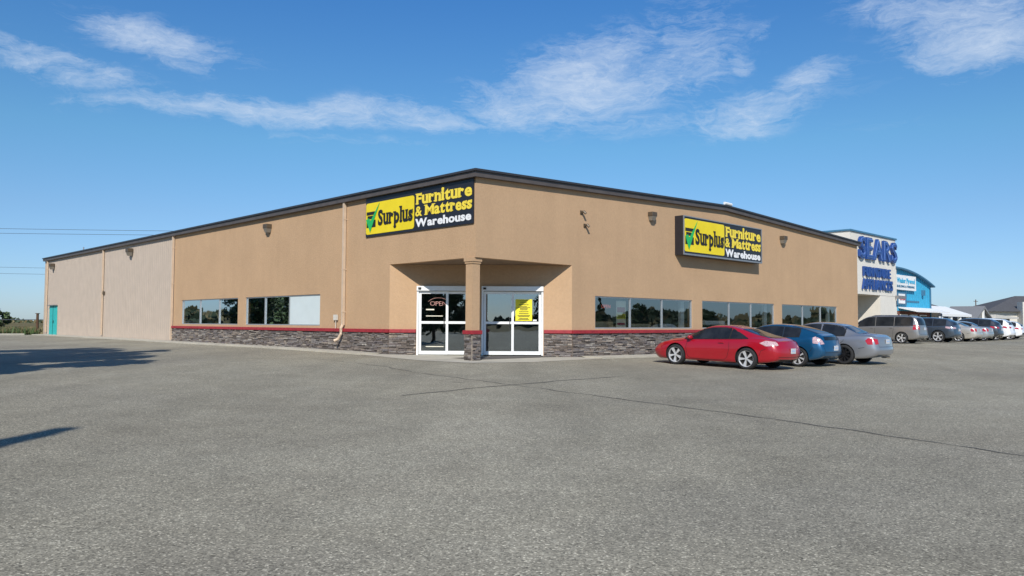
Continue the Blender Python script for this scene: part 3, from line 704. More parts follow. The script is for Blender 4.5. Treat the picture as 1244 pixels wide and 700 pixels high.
t = flat_sign(W(54.6, 6.12, 3.05), AZ, [('OPEN', .7, .3, 1.2, .22, 'poster_red', .03, .01, -.16)], 'small square white notice with dark blue border under the white board', back=(0, 2.6, -.06, 0, -.15, 1.0, 'blue_cap'))
m_ = MB(); m_.box(.6, 2.0, -.13, -.062, 0, .85); m_.build('notice_face', 'white_paint', t)

# ------------------------------------------------------------------ far buildings on the right
def simple_building(b, a, rz, label, f):
    t = empty('shop_building', W(b, a, 0), rz, label, 'building'); f(t); return t
def f1(t):
    m_ = MB(); m_.box(0, 12.5, 0, 8, -.2, 3.2); m_.prism([(0, 3.201), (12.5, 3.201), (8, 3.5), (0, 4.0)], .0, 8); m_.build('wall', 'off_white', t)
    m_ = MB(); m_.prism([(-.3, 4.05), (0, 4.04), (8, 3.52), (12.9, 3.22), (12.9, 3.32), (8, 3.66), (-.3, 4.28)], -.3, 8.2); m_.build('roof', 'dark_roof', t)
    m_ = MB(); m_.add([(-.3, -.5, 3.6), (11, -.5, 3.55), (11, -3.5, 2.5), (-.3, -3.5, 2.5), (-.3, -3.5, 2.2), (11, -3.5, 2.2)], [(0,3,2,1), (3,4,5,2)]); m_.build('awning', 'white_paint', t)
    for x in (0, 3.4, 6.8, 10.2): m_ = MB(); m_.box(x, x+.35, -3.4, -3.05, 0, 2.19); m_.build('post', 'white_paint', t)
    for x in (.5, 4.5, 8.5): m_ = MB(); m_.box(x, x+3.2, -.06, -.003, .4, 2.0); m_.build('window', 'car_glass', t)
simple_building(82, 14, AZ, 'low white shop with sloping white awning beyond the parked cars', f1)
def f2(t):
    m_ = MB(); m_.prism([(0, 0), (6.2, 0), (6.2, 2.2), (3.1, 3.3), (0, 2.2)], 0, 3.5); m_.build('wall', 'grey_trim', t)
    m_ = MB(); m_.prism([(-.5, 2.0), (-.25, 2.0), (3.1, 3.3), (6.45, 2.0), (6.7, 2.0), (3.1, 3.65)], -.4, 3.6); m_.build('roof', 'grey_trim', t)
    for x in (.7, 2.3, 3.9): m_ = MB(); m_.box(x, x+1.25, -.06, -.003, .3, 1.95); m_.build('window', 'white_paint', t)
    for x in (0, 2.95, 5.9): m_ = MB(); m_.box(x, x+.28, -.3, -.07, 0, 2.1 if x != 2.95 else 3.2); m_.build('post', 'white_paint', t)
simple_building(93, 10.2, AZ, 'grey gabled shop entrance with white posts at the right', f2)
def f3(t):
    m_ = MB(); m_.box(0, 11, 0, 6, -.2, 2.1); m_.build('wall', 'off_white', t)
    m_ = MB(); m_.prism([(-.2, 2.1), (11.5, 2.1), (11.5, 2.35), (-.2, 2.6)], -1.5, 6); m_.build('roof', 'off_white', t)
    for x in (.8, 4.2, 7.6): m_ = MB(); m_.box(x, x+2.6, -.06, -.003, .5, 1.8); m_.build('window', 'car_glass', t)
simple_building(99.9, 11, AZ, 'long low pale shop row with flat roof at the right', f3)
def f4(t):
    m_ = MB(); m_.box(0, 24, 0, 10, -.2, 3.7); m_.box(5.6, 7.6, -1.6, -.003, -.2, 5.4); m_.build('wall', 'off_white', t)
    m_ = MB(); m_.add([(-.8, -1.0, 3.7), (25, -1.0, 3.7), (25, 11, 3.7), (-.8, 11, 3.7), (8.5, 5, 6.7), (16, 5, 6.7)], [(0,1,5,4), (1,2,5), (2,3,4,5), (3,0,4), (3,2,1,0)]); m_.build('roof', 'dark_roof', t)
    for x in (2, 9, 14, 19): m_ = MB(); m_.box(x, x+2.2, -.06, -.003, 1.6, 2.9); m_.build('window', 'car_glass', t)
bq, aq = BA(85.3, 140.0)
simple_building(bq, aq, 0, 'large pale building with dark hipped roof at the far right', f4)
t = empty('utility_pole', W(146, 24, 0), AZ, 'thin utility pole with crossarm above the far shop roofs', 'pole')
m_ = MB(); m_.tube([(0, 0, 0), (0, 0, 6.0)], .12, 8, radii=[.12, .08]); m_.build('post', 'wood_post', t)
m_ = MB(); m_.box(-1.3, 1.3, -.04, .04, 5.62, 5.7); m_.build('crossarm', 'wood_post', t)

# ------------------------------------------------------------------ wires, posts and vegetation at the far left
for i, (p, q, lab) in enumerate((((-120, 96, 13.6), (20, 84, 11.0), 'highest thin power line behind the long roof at left'), ((-120, 96.4, 12.9), (20, 84.4, 10.75), 'second thin power line just under the highest one'),
                             ((-170, 128, 11.7), (20, 120, 8.6), 'third power line low over the left end of the roof'), ((-170, 128, 10.6), (20, 120, 7.7), 'lowest power line, over the field at far left'))):
    m_ = MB(); P0, Q0 = Vector(p), Vector(q); pts = []
    for j in range(25):
        s = j/24; v = P0.lerp(Q0, s); v.z -= .6*4*s*(1-s); pts.append(v)
    o = m_.tube(pts, .022, 5).build('power_line', 'cable'); tag(o, lab, 'power line', 'power lines at left')
def post(x, y, h, label):
    t = empty('fence_post', (x, y, HW(x, y)-.05), 0, label, 'post', 'wooden fence posts by the field')
    m_ = MB(); m_.tube([(0, 0, 0), (0, 0, h)], .11, 8, radii=[.12, .1]); m_.build('shaft', 'wood_post', t)
    m_ = MB(); m_.box(-.13, .13, -.13, .13, h, h+.05); m_.build('cap', 'wood_post', t)
post(-39.6, 65.0, 1.75, 'brown wooden post standing in grass near the far left wall end')
m_ = MB(); m_.tube([(-75, 66.4, 1.05), (-39.6, 65, 1.2), (-36.0, 66.5, 1.2)], .03, 5); tag(m_.build('fence_rail', 'cable'), 'thin rail running left and right from the brown wooden post', 'rail')

def crown(r, h0, h1, rad, n, leaf, shape, seed):
    rr = random.Random(seed); m_ = MB()
    cl = []
    nb = 60 if shape == 'conifer' else 46
    for _ in range(nb):
        t = rr.random()**(1.2 if shape == 'conifer' else .8); z = h0+(h1-h0)*t
        w_ = rad*((1-t)*.95+.05) if shape == 'conifer' else rad*math.sqrt(max(.02, 1-((t-.45)/.58)**2))
        an = rr.uniform(0, 6.283); d = w_*rr.uniform(.35, 1.0); cl.append((d*math.cos(an), d*math.sin(an), z, w_*rr.uniform(.18, .38)))
    for _ in range(n):
        c = rr.choice(cl); 
        u = Vector((rr.gauss(0, 1), rr.gauss(0, 1), rr.gauss(0, .7))).normalized()*c[3]*rr.random()**.4
        p = Vector(c[:3])+u; a = Vector((rr.gauss(0,1), rr.gauss(0,1), rr.gauss(0,1))).normalized()*leaf*rr.uniform(.6, 1.4)
        b = a.cross(Vector((rr.gauss(0,1), rr.gauss(0,1), rr.gauss(0,1)))).normalized()*leaf*rr.uniform(.4, .9)
        m_.add([p-a, p+b, p+a, p-b], [(0,1,2,3)], 0 if rr.random() < .6 else 1)
    return m_
def trunk(h, r, seed, limbs=7, limb=.2):
    rr = random.Random(seed); m_ = MB(); m_.tube([(0,0,0), (.1*r,0,h*.3), (0,.2*r,h*.65), (0,0,h*.95)], r, 8, radii=[r, r*.75, r*.45, r*.1])
    for i in range(limbs):
        z = h*rr.uniform(.25, .7); an = rr.uniform(0, 6.28); L = h*limb
        m_.tube([(0,0,z), (math.cos(an)*L*.5, math.sin(an)*L*.5, z+L*.3), (math.cos(an)*L, math.sin(an)*L, z+L*.7)], r*.3, 6, radii=[r*.35, r*.22, r*.08])
    return m_
def tree(x, y, h, rad, shape, label, group, leaf=.2, n=5000, mats=('leaf_dark', 'leaf_green'), seed=1, h0=.12):
    t = empty('conifer_tree' if shape == 'conifer' else 'leafy_tree', (x, y, HW(x, y)-.1), random.uniform(0, 6), label, 'tree', group)
    trunk(h, h*.022, seed, limb=.05 if shape == 'conifer' else .2).build('trunk', 'bark', t, smooth=True); crown(0, h*h0, h, rad, n, leaf, shape, seed).build('crown', list(mats), t)
    return t
# trees left of the camera: their shadows lie on the lot
ctr = tree(-15.6, 11.4, 16.0, 3.3, 'conifer', 'tall spruce left of the lot casting the far long shadow', 'trees beside the lot at left', .3, 15000, seed=3)
def again(t0, x, y, s, rz, lab=None, grp=None):
    c = copy_tree(t0); c.location = (x, y, HW(x, y)-.1); c.scale = (s, s, s*1.0); c.rotation_euler = (0, 0, rz)
    if lab: c['label'] = lab
    if grp: c['group'] = grp
    return c
r1 = tree(-16.0, 8.2, 15.5, 3.4, 'round', 'broad leafy tree left of the lot in front of the far shadow', 'trees beside the lot at left', .33, 14000, seed=31)
again(r1, -19.2, 13.0, .98, 1.0, 'broad leafy tree left of the lot, farther one'); again(r1, -21.5, 5.5, 1.05, 2.0, 'broad leafy tree left of the lot, leftmost one')
again(ctr, -21.5, 9.0, 1.05, 1, 'second tall spruce left of the lot, beside the tallest shadow')
again(ctr, -14.0, 4.6, .93, 2, 'third spruce left of the lot casting the middle shadow')
again(ctr, -18.0, 7.5, .98, 4, 'fourth spruce left of the lot, behind the middle shadow')
sm = again(ctr, -6.95, -3.7, .68, 3, 'small spruce nearest the camera casting the short near shadow'); sm.scale = (.5, .5, .68)
# unseen trees invented beyond the lot, showing only as reflections in the glass
lt = tree(-60, 28, 9, 4.5, 'round', 'unseen leafy tree added beyond the left edge of the lot', 'trees reflected in the windows', .3, 5000, seed=8)
for i, (x, y, s) in enumerate(((-70, 44, 1.1), (-62, 52, .9), (-78, 60, 1.2), (-72, 34, 1.0), (-66, 18, 1.3), (120, 20, 1.0), (126, 34, .8), (118, 48, 1.1), (124, 62, .9), (132, 8, 1.2), (-30, -70, 1.2), (-12, -78, 1.0), (6, -74, 1.3), (24, -80, 1.1), (42, -72, .9))):
    again(lt, x, y, s*(.5 if x > 100 else .8), i*1.7)
again(ctr, 112, 40, .42, 2, 'unseen small spruce added beyond the right edge of the lot', 'trees reflected in the windows'); again(ctr, -58, 38, .7, 2, 'unseen spruce added beyond the left edge of the lot', 'trees reflected in the windows')
tree(-98.6, 148, 3.7, 2.4, 'round', 'dark round tree on the horizon at the far left edge', None, .28, 2600, seed=21, h0=.02)
tree(-42.2, 75.0, 3.3, 1.1, 'round', 'scraggly small tree behind the far left wall end', None, .12, 900, ('leaf_dark', 'dry_leaf'), seed=22)
# distant tree line (nobody could count it)
m_ = MB(); rr = random.Random(9)
for i in range(26000):
    if i < 9000:
        x = rr.uniform(-520, 560); y = 430+rr.uniform(-6, 6)+ .1*abs(x); hh = 2.6+1.8*math.sin(x*.05)+1.2*math.sin(x*.21+1)+.8*math.sin(x*.7); s = rr.uniform(.5, 1.3)
    else:
        an = R(rr.uniform(46, 314)); q = an*60; d = 240+25*math.sin(an*5)+rr.uniform(-7, 7); x = d*math.sin(an); y = d*math.cos(an); hh = 3.6+1.5*math.sin(q*.35)+.9*math.sin(q*1.3+1)+.8*math.sin(q*3.1); s = rr.uniform(.8, 1.8)  # unseen ring outside the view, added for the windows to reflect
    z = rr.uniform(-.3, max(.8, hh)); tx, ty = (1, 0) if i < 9000 else (math.cos(an), -math.sin(an))
    m_.add([(x-s*tx, y-s*ty, z), (x+rr.uniform(-1, 1)*.6, y+rr.uniform(-1, 1), z+s), (x+s*tx, y+s*ty, z), (x+rr.uniform(-1, 1)*.6, y+rr.uniform(-1, 1), z-s*.7)], [(0,1,2,3)], 0 if rr.random() < .6 else 1)
tag(m_.build('distant_trees', ['leaf_dark', 'dry_leaf']), 'hazy low line of trees along the horizon', 'trees', kind='stuff')
# rough grass of the field edge
m_ = MB(); rr = random.Random(10)
for i in range(26000):
    if i < 15000: a = 51.9+rr.random()**2*3.2; b = rr.uniform(-45, -.3); h = rr.uniform(.15, .62)*(1.0 if rr.random() > .1 else 1.35); mi = 0 if rr.random() < .7 else 1
    else: a = rr.uniform(55, 110); b = rr.uniform(-70, 25); h = rr.uniform(.2, .55); mi = 1 if rr.random() < .75 else 0
    p = W(b, a, H(b, a)-.05); an = rr.uniform(0, 3.14); wv = Vector((math.cos(an), math.sin(an), 0))*rr.uniform(.03, .1)*(1 if i < 15000 else 2); ln = Vector((rr.gauss(0, .12), rr.gauss(0, .12), h))
    m_.add([p-wv, p+wv, p+ln], [(0,1,2)], mi)
tag(m_.build('grass', ['leaf_green', 'dry_leaf']), 'tall green and straw coloured grass along the field edge', 'grass', kind='stuff')

# ------------------------------------------------------------------ cars
def mono(xs, ys):
    xs = list(xs); ys = list(ys); n = len(xs); d = [(ys[i+1]-ys[i])/(xs[i+1]-xs[i]) for i in range(n-1)]; m = [d[0]]+[0 if d[i-1]*d[i] <= 0 else 2*d[i-1]*d[i]/(d[i-1]+d[i]) for i in range(1, n-1)]+[d[-1]]
    def f(x):
        if x <= xs[0]: return ys[0]
        if x >= xs[-1]: return ys[-1]
        i = max(j for j in range(n-1) if xs[j] <= x); h = xs[i+1]-xs[i]; t = (x-xs[i])/h
        return ys[i]*(2*t**3-3*t**2+1)+h*m[i]*(t**3-2*t**2+t)+ys[i+1]*(-2*t**3+3*t**2)+h*m[i+1]*(t**3-t**2)
    return f
def catmull(P, k):
    out = []
    for i in range(len(P)-1):
        p0 = P[max(i-1, 0)]; p1 = P[i]; p2 = P[i+1]; p3 = P[min(i+2, len(P)-1)]
        for j in range(k):
            t = j/k
            out.append(tuple(.5*((2*b)+(c-a)*t+(2*a-5*b+4*c-d)*t*t+(-a+3*b-3*c+d)*t**3) for a, b, c, d in zip(p0, p1, p2, p3)))
    out.append(P[-1]); return out
class Body:
    def __init__(s, st, rear, front, nu=72):
        xs = [q[0] for q in st]; s.x0, s.x1 = xs[0], xs[-1]
        s.zb, s.w, s.belt, s.top, s.wr = [mono(xs, [q[i] for q in st]) for i in (1, 2, 3, 4, 5)]
        rz = mono([q[0] for q in rear], [q[1] for q in rear]); fz = mono([q[0] for q in front], [q[1] for q in front])
        K = 5; rows = []
        for i in range(nu+1):
            t = i/nu; t = t-.10*math.sin(2*math.pi*t)/ (math.pi) ; x = s.x0+(s.x1-s.x0)*t
            zb, w_, be, tp, wr = s.zb(x), s.w(x), s.belt(x), s.top(x), s.wr(x); g = tp-be; sh = max(0, min(1, g/.25))
            hb = be-zb
            P = [(0, zb), (w_*.55, zb), (w_*.88, zb+.005), (w_*.965, zb+.07), (w_*.985, zb+hb*.30), (w_, zb+hb*.55), (w_*.985, zb+hb*.80), (w_*.945, be-.015), (w_*.90-.01*sh, be+.02*min(1, g/.1)),
                 (wr+(w_*.90-wr)*(.45 if sh > .5 else .45), be+g*.52), (wr*1.0, be+g*.87), (wr*.72, be+g*.965), (wr*.36, be+g*.992), (0, tp)]
            half = catmull(P, K); row = []
            for (y, z) in half:
                xx = x+ (1-t)**3*rz(z) - t**3*(-fz(z)); row.append((xx, y, z))
            rows.append(row)
        s.m = len(rows[0]); m_ = s.m; vs = []; idx = []
        for row in rows:
            L = []; Rr = []
            for k, (x, y, z) in enumerate(row):
                if k == 0 or k == m_-1: vs.append((x, 0, z)); L.append(len(vs)-1); Rr.append(len(vs)-1)
                else:
                    vs.append((x, y, z)); L.append(len(vs)-1); vs.append((x, -y, z)); Rr.append(len(vs)-1)
            idx.append((L, Rr))
        fs = []
        for i in range(nu):
            (L, Q), (L2, Q2) = idx[i], idx[i+1]
            for k in range(m_-1):
                fs.append((L[k], L[k+1], L2[k+1], L2[k])); fs.append((Q[k+1], Q[k], Q2[k], Q2[k+1]))
        for (e, sg) in ((0, -1), (nu, 1)):
            L, Q = idx[e]; row = rows[e]; NC = 10; prev = None; bul = .10 if sg < 0 else .16
            for k in range(m_):
                x, y, z = row[k]
                if k == 0 or k == m_-1: cur = [L[k]]*(NC+1)
                else:
                    cur = [Q[k]]
                    for c in range(1, NC):
                        f = -1+2*c/NC; vs.append((x+sg*bul*(1-f*f)*min(1, (y/.3)), y*f, z)); cur.append(len(vs)-1)
                    cur.append(L[k])
                if prev:
                    for c in range(NC):
                        q = [prev[c], prev[c+1], cur[c+1], cur[c]]
                        if sg > 0: q = q
                        else: q = q[::-1]
                        q = [v for i_, v in enumerate(q) if v not in q[:i_]]
                        if len(q) > 2: fs.append(tuple(q))
                prev = cur
        s.vs, s.fs = vs, fs
        s.bvh = BVHTree.FromPolygons([Vector(v) for v in vs], fs)
    def project(s, poly, axis, sgn, off, name, mt, parent, step=.09, thick=None):
        """cut a flat polygon into cells and lay it on the body. axis 'y': poly in x,z seen from the side; 'x': poly in y,z seen from the end; 'z': poly in x,y from above"""
        bm = bmesh.new()
        def to3(u, v):
            return {'y': Vector((u, 0, v)), 'x': Vector((0, u, v)), 'z': Vector((u, v, 0))}[axis]
        f = bm.faces.new([bm.verts.new(to3(u, v)) for u, v in poly])
        us = [p[0] for p in poly]; vv = [p[1] for p in poly]
        A_ = {'y': (Vector((1,0,0)), Vector((0,0,1))), 'x': (Vector((0,1,0)), Vector((0,0,1))), 'z': (Vector((1,0,0)), Vector((0,1,0)))}[axis]
        for (lo, hi, nn) in ((min(us), max(us), A_[0]), (min(vv), max(vv), A_[1])):
            k = int((hi-lo)/step)
            for i in range(1, k+1):
                bmesh.ops.bisect_plane(bm, geom=bm.verts[:]+bm.edges[:]+bm.faces[:], plane_co=nn*(lo+(hi-lo)*i/(k+1)), plane_no=nn, dist=1e-5)
        d = {'y': Vector((0, -sgn, 0)), 'x': Vector((-sgn, 0, 0)), 'z': Vector((0, 0, -1))}[axis]
        for v in bm.verts:
            o = v.co-d*8; h, no, i_, _ = s.bvh.ray_cast(o, d)
            if h is None: h, no, i_, _ = s.bvh.find_nearest(v.co + (-d)*(.8 if axis == 'y' else 0))
            if no.dot(d) > 0: no = -no
            v.co = h+no*off
        bmesh.ops.recalc_face_normals(bm, faces=bm.faces[:])
        me = bpy.data.meshes.new(name); bm.to_mesh(me); bm.free(); me.materials.append(MAT[mt]); me.shade_smooth()
        o = bpy.data.objects.new(name, me); COL.objects.link(o); o.parent = parent; return o
    def seam(s, pts, axis, sgn, parent, w_=.012, mt='seam', name='door_seam', off=.003):
        pts = [Vector(p) for p in pts]; L = []; Q = []
        for i, p in enumerate(pts):
            d = (pts[min(i+1, len(pts)-1)]-pts[max(i-1, 0)]).normalized(); nn = Vector((-d.y, d.x))*w_/2; L.append(p+nn); Q.append(p-nn)
        return s.project([tuple(p) for p in L]+[tuple(p) for p in Q[::-1]], axis, sgn, off, name, mt, parent, .12)

def wheel_mesh(r, wd, rim, nsp):
    m_ = MB(); K = 36
    prof = [(r*.72, wd*.36), (r*.755, wd*.46), (r*.88, wd*.5), (r*.96, wd*.44), (r, wd*.3), (r, -wd*.3), (r*.96, -wd*.44), (r*.7, -wd*.46), (r*.6, -wd*.3)]
    for (rr_, y) in prof:
        for j in range(K):
            t = 2*math.pi*j/K; m_.v.append((rr_*math.cos(t), y, rr_*math.sin(t)))
    for i in range(len(prof)-1):
        for j in range(K): m_.f.append((i*K+j, i*K+(j+1) % K, (i+1)*K+(j+1) % K, (i+1)*K+j)); m_.mi.append(0)
    o = len(m_.v); m_.v.append((0, wd*.12, 0))
    for j in range(K): t = 2*math.pi*j/K; m_.v.append((r*.74*math.cos(t), wd*.12, r*.74*math.sin(t)))
    for j in range(K): m_.f.append((o, o+1+(j+1) % K, o+1+j)); m_.mi.append(1)
    tyre = m_.mesh('wheel', ['tyre', 'under'], smooth=50)
    s = MB(); ro, ri = r*.755, r*.70
    for j in range(K):
        t0, t1 = 2*math.pi*j/K, 2*math.pi*(j+1)/K; q = []
        for (rr_, y) in ((ro, wd*.30), (ro, wd*.44), (ri, wd*.40), (ri, wd*.16)):
            q += [(rr_*math.cos(t0), y, rr_*math.sin(t0)), (rr_*math.cos(t1), y, rr_*math.sin(t1))]
        s.add(q, [(0,1,3,2), (2,3,5,4), (4,5,7,6)])
    for k in range(nsp):
        a0 = 2*math.pi*k/nsp+.3; wi, wo = (.34 if nsp <= 5 else .2), (.15 if nsp <= 5 else .1)
        q = []
        for (rr_, an, y) in ((r*.10, wi*1.3, wd*.36), (r*.71, wo*1.35, wd*.42)):
            for sg in (-1, 1):
                for yy in (y, y-.05): q.append((rr_*math.cos(a0+sg*an), yy, rr_*math.sin(a0+sg*an)))
        s.add(q, [(0,2,6,4), (0,4,5,1), (2,3,7,6), (0,1,3,2)])
    c = len(s.v); s.v.append((0, wd*.42, 0)); 
    for j in range(16): t = 2*math.pi*j/16; s.v.append((r*.16*math.cos(t), wd*.38, r*.16*math.sin(t)))
    for j in range(16): s.f.append((c, c+1+(j+1) % 16, c+1+j)); s.mi.append(0)
    return tyre, s.mesh('rim', rim, smooth=30)

def car(name, label, cat, b, a, spec, rz=0., tilt=True):
    """b, a = contact point of the left rear wheel; the car faces the +a direction"""
    wb = spec['wb']; tr = spec['W']/2-.10; rot = AZ+math.pi/2+rz
    fw = Vector((math.cos(rot), math.sin(rot), 0)); lf = Vector((-fw.y, fw.x, 0))
    pr = W(b, a)-lf*tr; pf = pr+fw*wb
    zr, zf = HW(pr.x, pr.y), HW(pf.x, pf.y)
    root = empty(name, (pr.x, pr.y, zr), 0, label, cat, 'cars parked nose in along the store fronts')
    root.rotation_euler = (0, -math.atan2(zf-zr, wb), rot)
    B = Body(spec['st'], spec['rear'], spec['front'])
    m_ = MB(); m_.add(B.vs, B.fs); me = m_.mesh('body', [spec['paint'], 'under'])
    bo = bpy.data.objects.new('body', me); COL.objects.link(bo)
    r = spec['r']; cut = []
    for x in (0, wb):
        for sg in (-1, 1):
            c = MB(); y0, y1 = sg*(spec['W']/2-.30), sg*(spec['W']/2+.15); K = 40; rr_ = r+spec.get('gap', .055)
            for y in (y0, y1):
                for j in range(K): t = 2*math.pi*j/K; c.v.append((x+rr_*math.cos(t), y, r+rr_*math.sin(t)))
            c.f = [tuple(range(K)), tuple(range(2*K-1, K-1, -1))]+[(j, j+K, (j+1) % K+K, (j+1) % K) for j in range(K)]; c.mi = [1]*len(c.f)
            bmc = bmesh.new(); mc = c.mesh('cut', [spec['paint'], 'under']); bmc.from_mesh(mc); bmesh.ops.recalc_face_normals(bmc, faces=bmc.faces[:]); bmc.to_mesh(mc); bmc.free()
            co = bpy.data.objects.new('cut', mc); COL.objects.link(co); cut.append(co)
    bmb = bmesh.new(); bmb.from_mesh(me); bmesh.ops.remove_doubles(bmb, verts=bmb.verts[:], dist=1e-5); bmesh.ops.recalc_face_normals(bmb, faces=bmb.faces[:]); bmb.to_mesh(me); bmb.free()
    for co in cut:
        md = bo.modifiers.new('b', 'BOOLEAN'); md.object = co; md.operation = 'DIFFERENCE'; md.solver = 'EXACT'
    dgp = bpy.context.evaluated_depsgraph_get(); me2 = bpy.data.meshes.new_from_object(bo.evaluated_get(dgp)); bo.modifiers.clear(); bo.data = me2
    for co in cut: bpy.data.objects.remove(co)
    me2.shade_smooth(); me2.set_sharp_from_angle(angle=R(42)); bo.parent = root
    # wheels
    ty, ri = wheel_mesh(r, spec.get('tw', .21), spec['rim'], spec.get('spokes', 5))
    for x in (0, wb):
        for sg in (1, -1):
            wo = bpy.data.objects.new('wheel', ty); COL.objects.link(wo); wo.parent = root; wo.location = (x, sg*(tr+.005), r); wo.rotation_euler = (0, random.uniform(0, 1), 0 if sg > 0 else math.pi)
            ro = bpy.data.objects.new('rim', ri); COL.objects.link(ro); ro.parent = wo
    # side glass
    for (x0, x1) in spec['side']:
        lo = []; hi = []; n = 14
        for i in range(n+1):
            x = x0+(x1-x0)*i/n; z0 = B.belt(x)+.035; z1 = B.belt(x)+(B.top(x)-B.belt(x))*spec.get('gh', .82)
            if z1-z0 > .015: lo.append((x, z0)); hi.append((x, z1))
        k0, k1 = spec.get('slant', {}).get((x0, x1), (0, 0))
        hi = [(x+k0*(1-i/(len(hi)-1))+k1*(i/(len(hi)-1)), z) for i, (x, z) in enumerate(hi)]
        for sg in (1, -1):
            cx_ = sum(p[0] for p in lo+hi)/len(lo+hi); cz_ = sum(p[1] for p in lo+hi)/len(lo+hi)
            tr_ = [(cx_+(x-cx_)*1.0+(.02 if x > cx_ else -.02), cz_+(z-cz_)+(.02 if z > cz_ else -.02)) for x, z in lo+hi[::-1]]
            go = B.project(lo+hi[::-1], 'y', sg, .008, 'window', 'car_glass', root)
            B.project(tr_, 'y', sg, .004, 'window_trim', spec.get('trim', 'grey_plastic'), go)
    for nm, key in (('windshield', 'ws'), ('rear_window', 'rw')):
        if key in spec: B.project(spec[key][1], spec[key][0], -1 if key == 'rw' else 1, .006, nm, 'car_glass', root)
    for pl in spec['tails']:
        for sg in (1, -1):
            ax, pts = pl
            if ax == 'y': B.project(pts, 'y', sg, .007, 'tail_light', spec.get('tail', 'tail_red'), root, .06)
            else: B.project([(y*sg, z) for y, z in pts], 'x', -1, .007, 'tail_light', spec.get('tail', 'tail_red'), root, .06)
    for pts in spec['seams']:
        for sg in (1, -1): B.seam(pts, 'y', sg, root)
    for pts in spec.get('rseams', []): B.seam(pts, 'x', -1, root, name='hatch_seam')
    for pts, mt in spec.get('panels', []):
        for sg in (1, -1): B.project(pts, 'y', sg, .006, 'cladding', mt, root)
    for pts, mt in spec.get('rpanels', []): B.project(pts, 'x', -1, .008, 'bumper_trim', mt, root)
    for (x, z) in spec['handles']:
        for sg in (1, -1):
            h_, no, _, _ = B.bvh.ray_cast(Vector((x, sg*3, z)), Vector((0, -sg, 0)))
            k = MB(); k.box(-.09, .09, -.02, .02, -.014, .014); o = k.build('door_handle', spec['paint'], root, bevel=.006); o.location = h_+Vector((0, sg*.018, 0))
    # mirrors
    mx, mz = spec['mirror']
    for sg in (1, -1):
        h_, no, _, _ = B.bvh.ray_cast(Vector((mx, sg*3, mz)), Vector((0, -sg, 0)))
        k = MB(); pts = []; n = 10
        for i in range(n+1):
            t = math.pi*i/n; rr_ = math.sin(t)
            for j in range(12): u = 2*math.pi*j/12; pts.append((.07*rr_*math.cos(u) + (.02 if math.cos(u) > 0 else 0)*rr_, .11*math.cos(t), .07*rr_*math.sin(u)))
        k.add(pts, [(i*12+j, i*12+(j+1) % 12, (i+1)*12+(j+1) % 12, (i+1)*12+j) for i in range(n) for j in range(12)])
        k.tube([(0, -sg*.14, -.02), (0, 0, -.01)], .022, 6)
        o = k.build('mirror', spec.get('mirror_mat', spec['paint']), root, smooth=60); o.location = h_+Vector((0, sg*.13, .05))
    # number plate
    py, pz = spec.get('plate', (0, .55))
    h_, no, _, _ = B.bvh.ray_cast(Vector((-9, py, pz)), Vector((1, 0, 0)))
    k = MB(); k.box(-.012, .0, -.16, .16, -.08, .08); o = k.build('number_plate', 'plate_white', root, bevel=.004); o.location = h_+Vector((-.012, 0, 0)); 
    k = MB(); k.box(-.0155, -.0125, -.10, .10, -.012, .022) ; k2 = k.build('plate_print', 'plate_blue', o)
    if 'spoiler' in spec:
        x, z, hw, up = spec['spoiler']; k = MB(); n = 12
        for i in range(n):
            y0 = -hw+2*hw*i/n; y1 = -hw+2*hw*(i+1)/n; c0 = .12*(y0/hw)**2; c1 = .12*(y1/hw)**2; d0 = .05*(y0/hw)**4; d1 = .05*(y1/hw)**4
            k.add([(x+c0, y0, z+up-d0), (x+.2+c0, y0, z+up+.01-d0), (x+c1, y1, z+up-d1), (x+.2+c1, y1, z+up+.01-d1), (x+c0, y0, z-.03+up-d0), (x+.2+c0, y0, z-.05+up-d0), (x+c1, y1, z-.03+up-d1), (x+.2+c1, y1, z-.05+up-d1)], [(0,1,3,2), (4,6,7,5), (0,2,6,4), (1,5,7,3)])
        for sg in (-1, 1): k.box(x+.12, x+.2, sg*hw*.75-.02, sg*hw*.75+.02, z-.06, z+up-.02)
        k.build('spoiler', spec['paint'], root, smooth=40)
    if spec.get('rails'):
        for sg in (-1, 1):
            pts = []; 
            for i in range(11):
                x = spec['rails'][0]+(spec['rails'][1]-spec['rails'][0])*i/10; h_, _, _, _ = B.bvh.ray_cast(Vector((x, sg*spec['rails'][2], 3)), Vector((0, 0, -1))); pts.append(h_+Vector((0, 0, .045 if 0 < i < 10 else 0)))
            k = MB(); k.tube(pts, .018, 6); k.build('roof_rail', 'grey_plastic', root)
    k = MB(); ex = spec.get('ex', spec['st'][0][0]); k.tube([(ex+.02, -.45, .25), (ex+.3, -.45, .25)], .04, 10); k.build('exhaust', 'chrome', root)
    return root

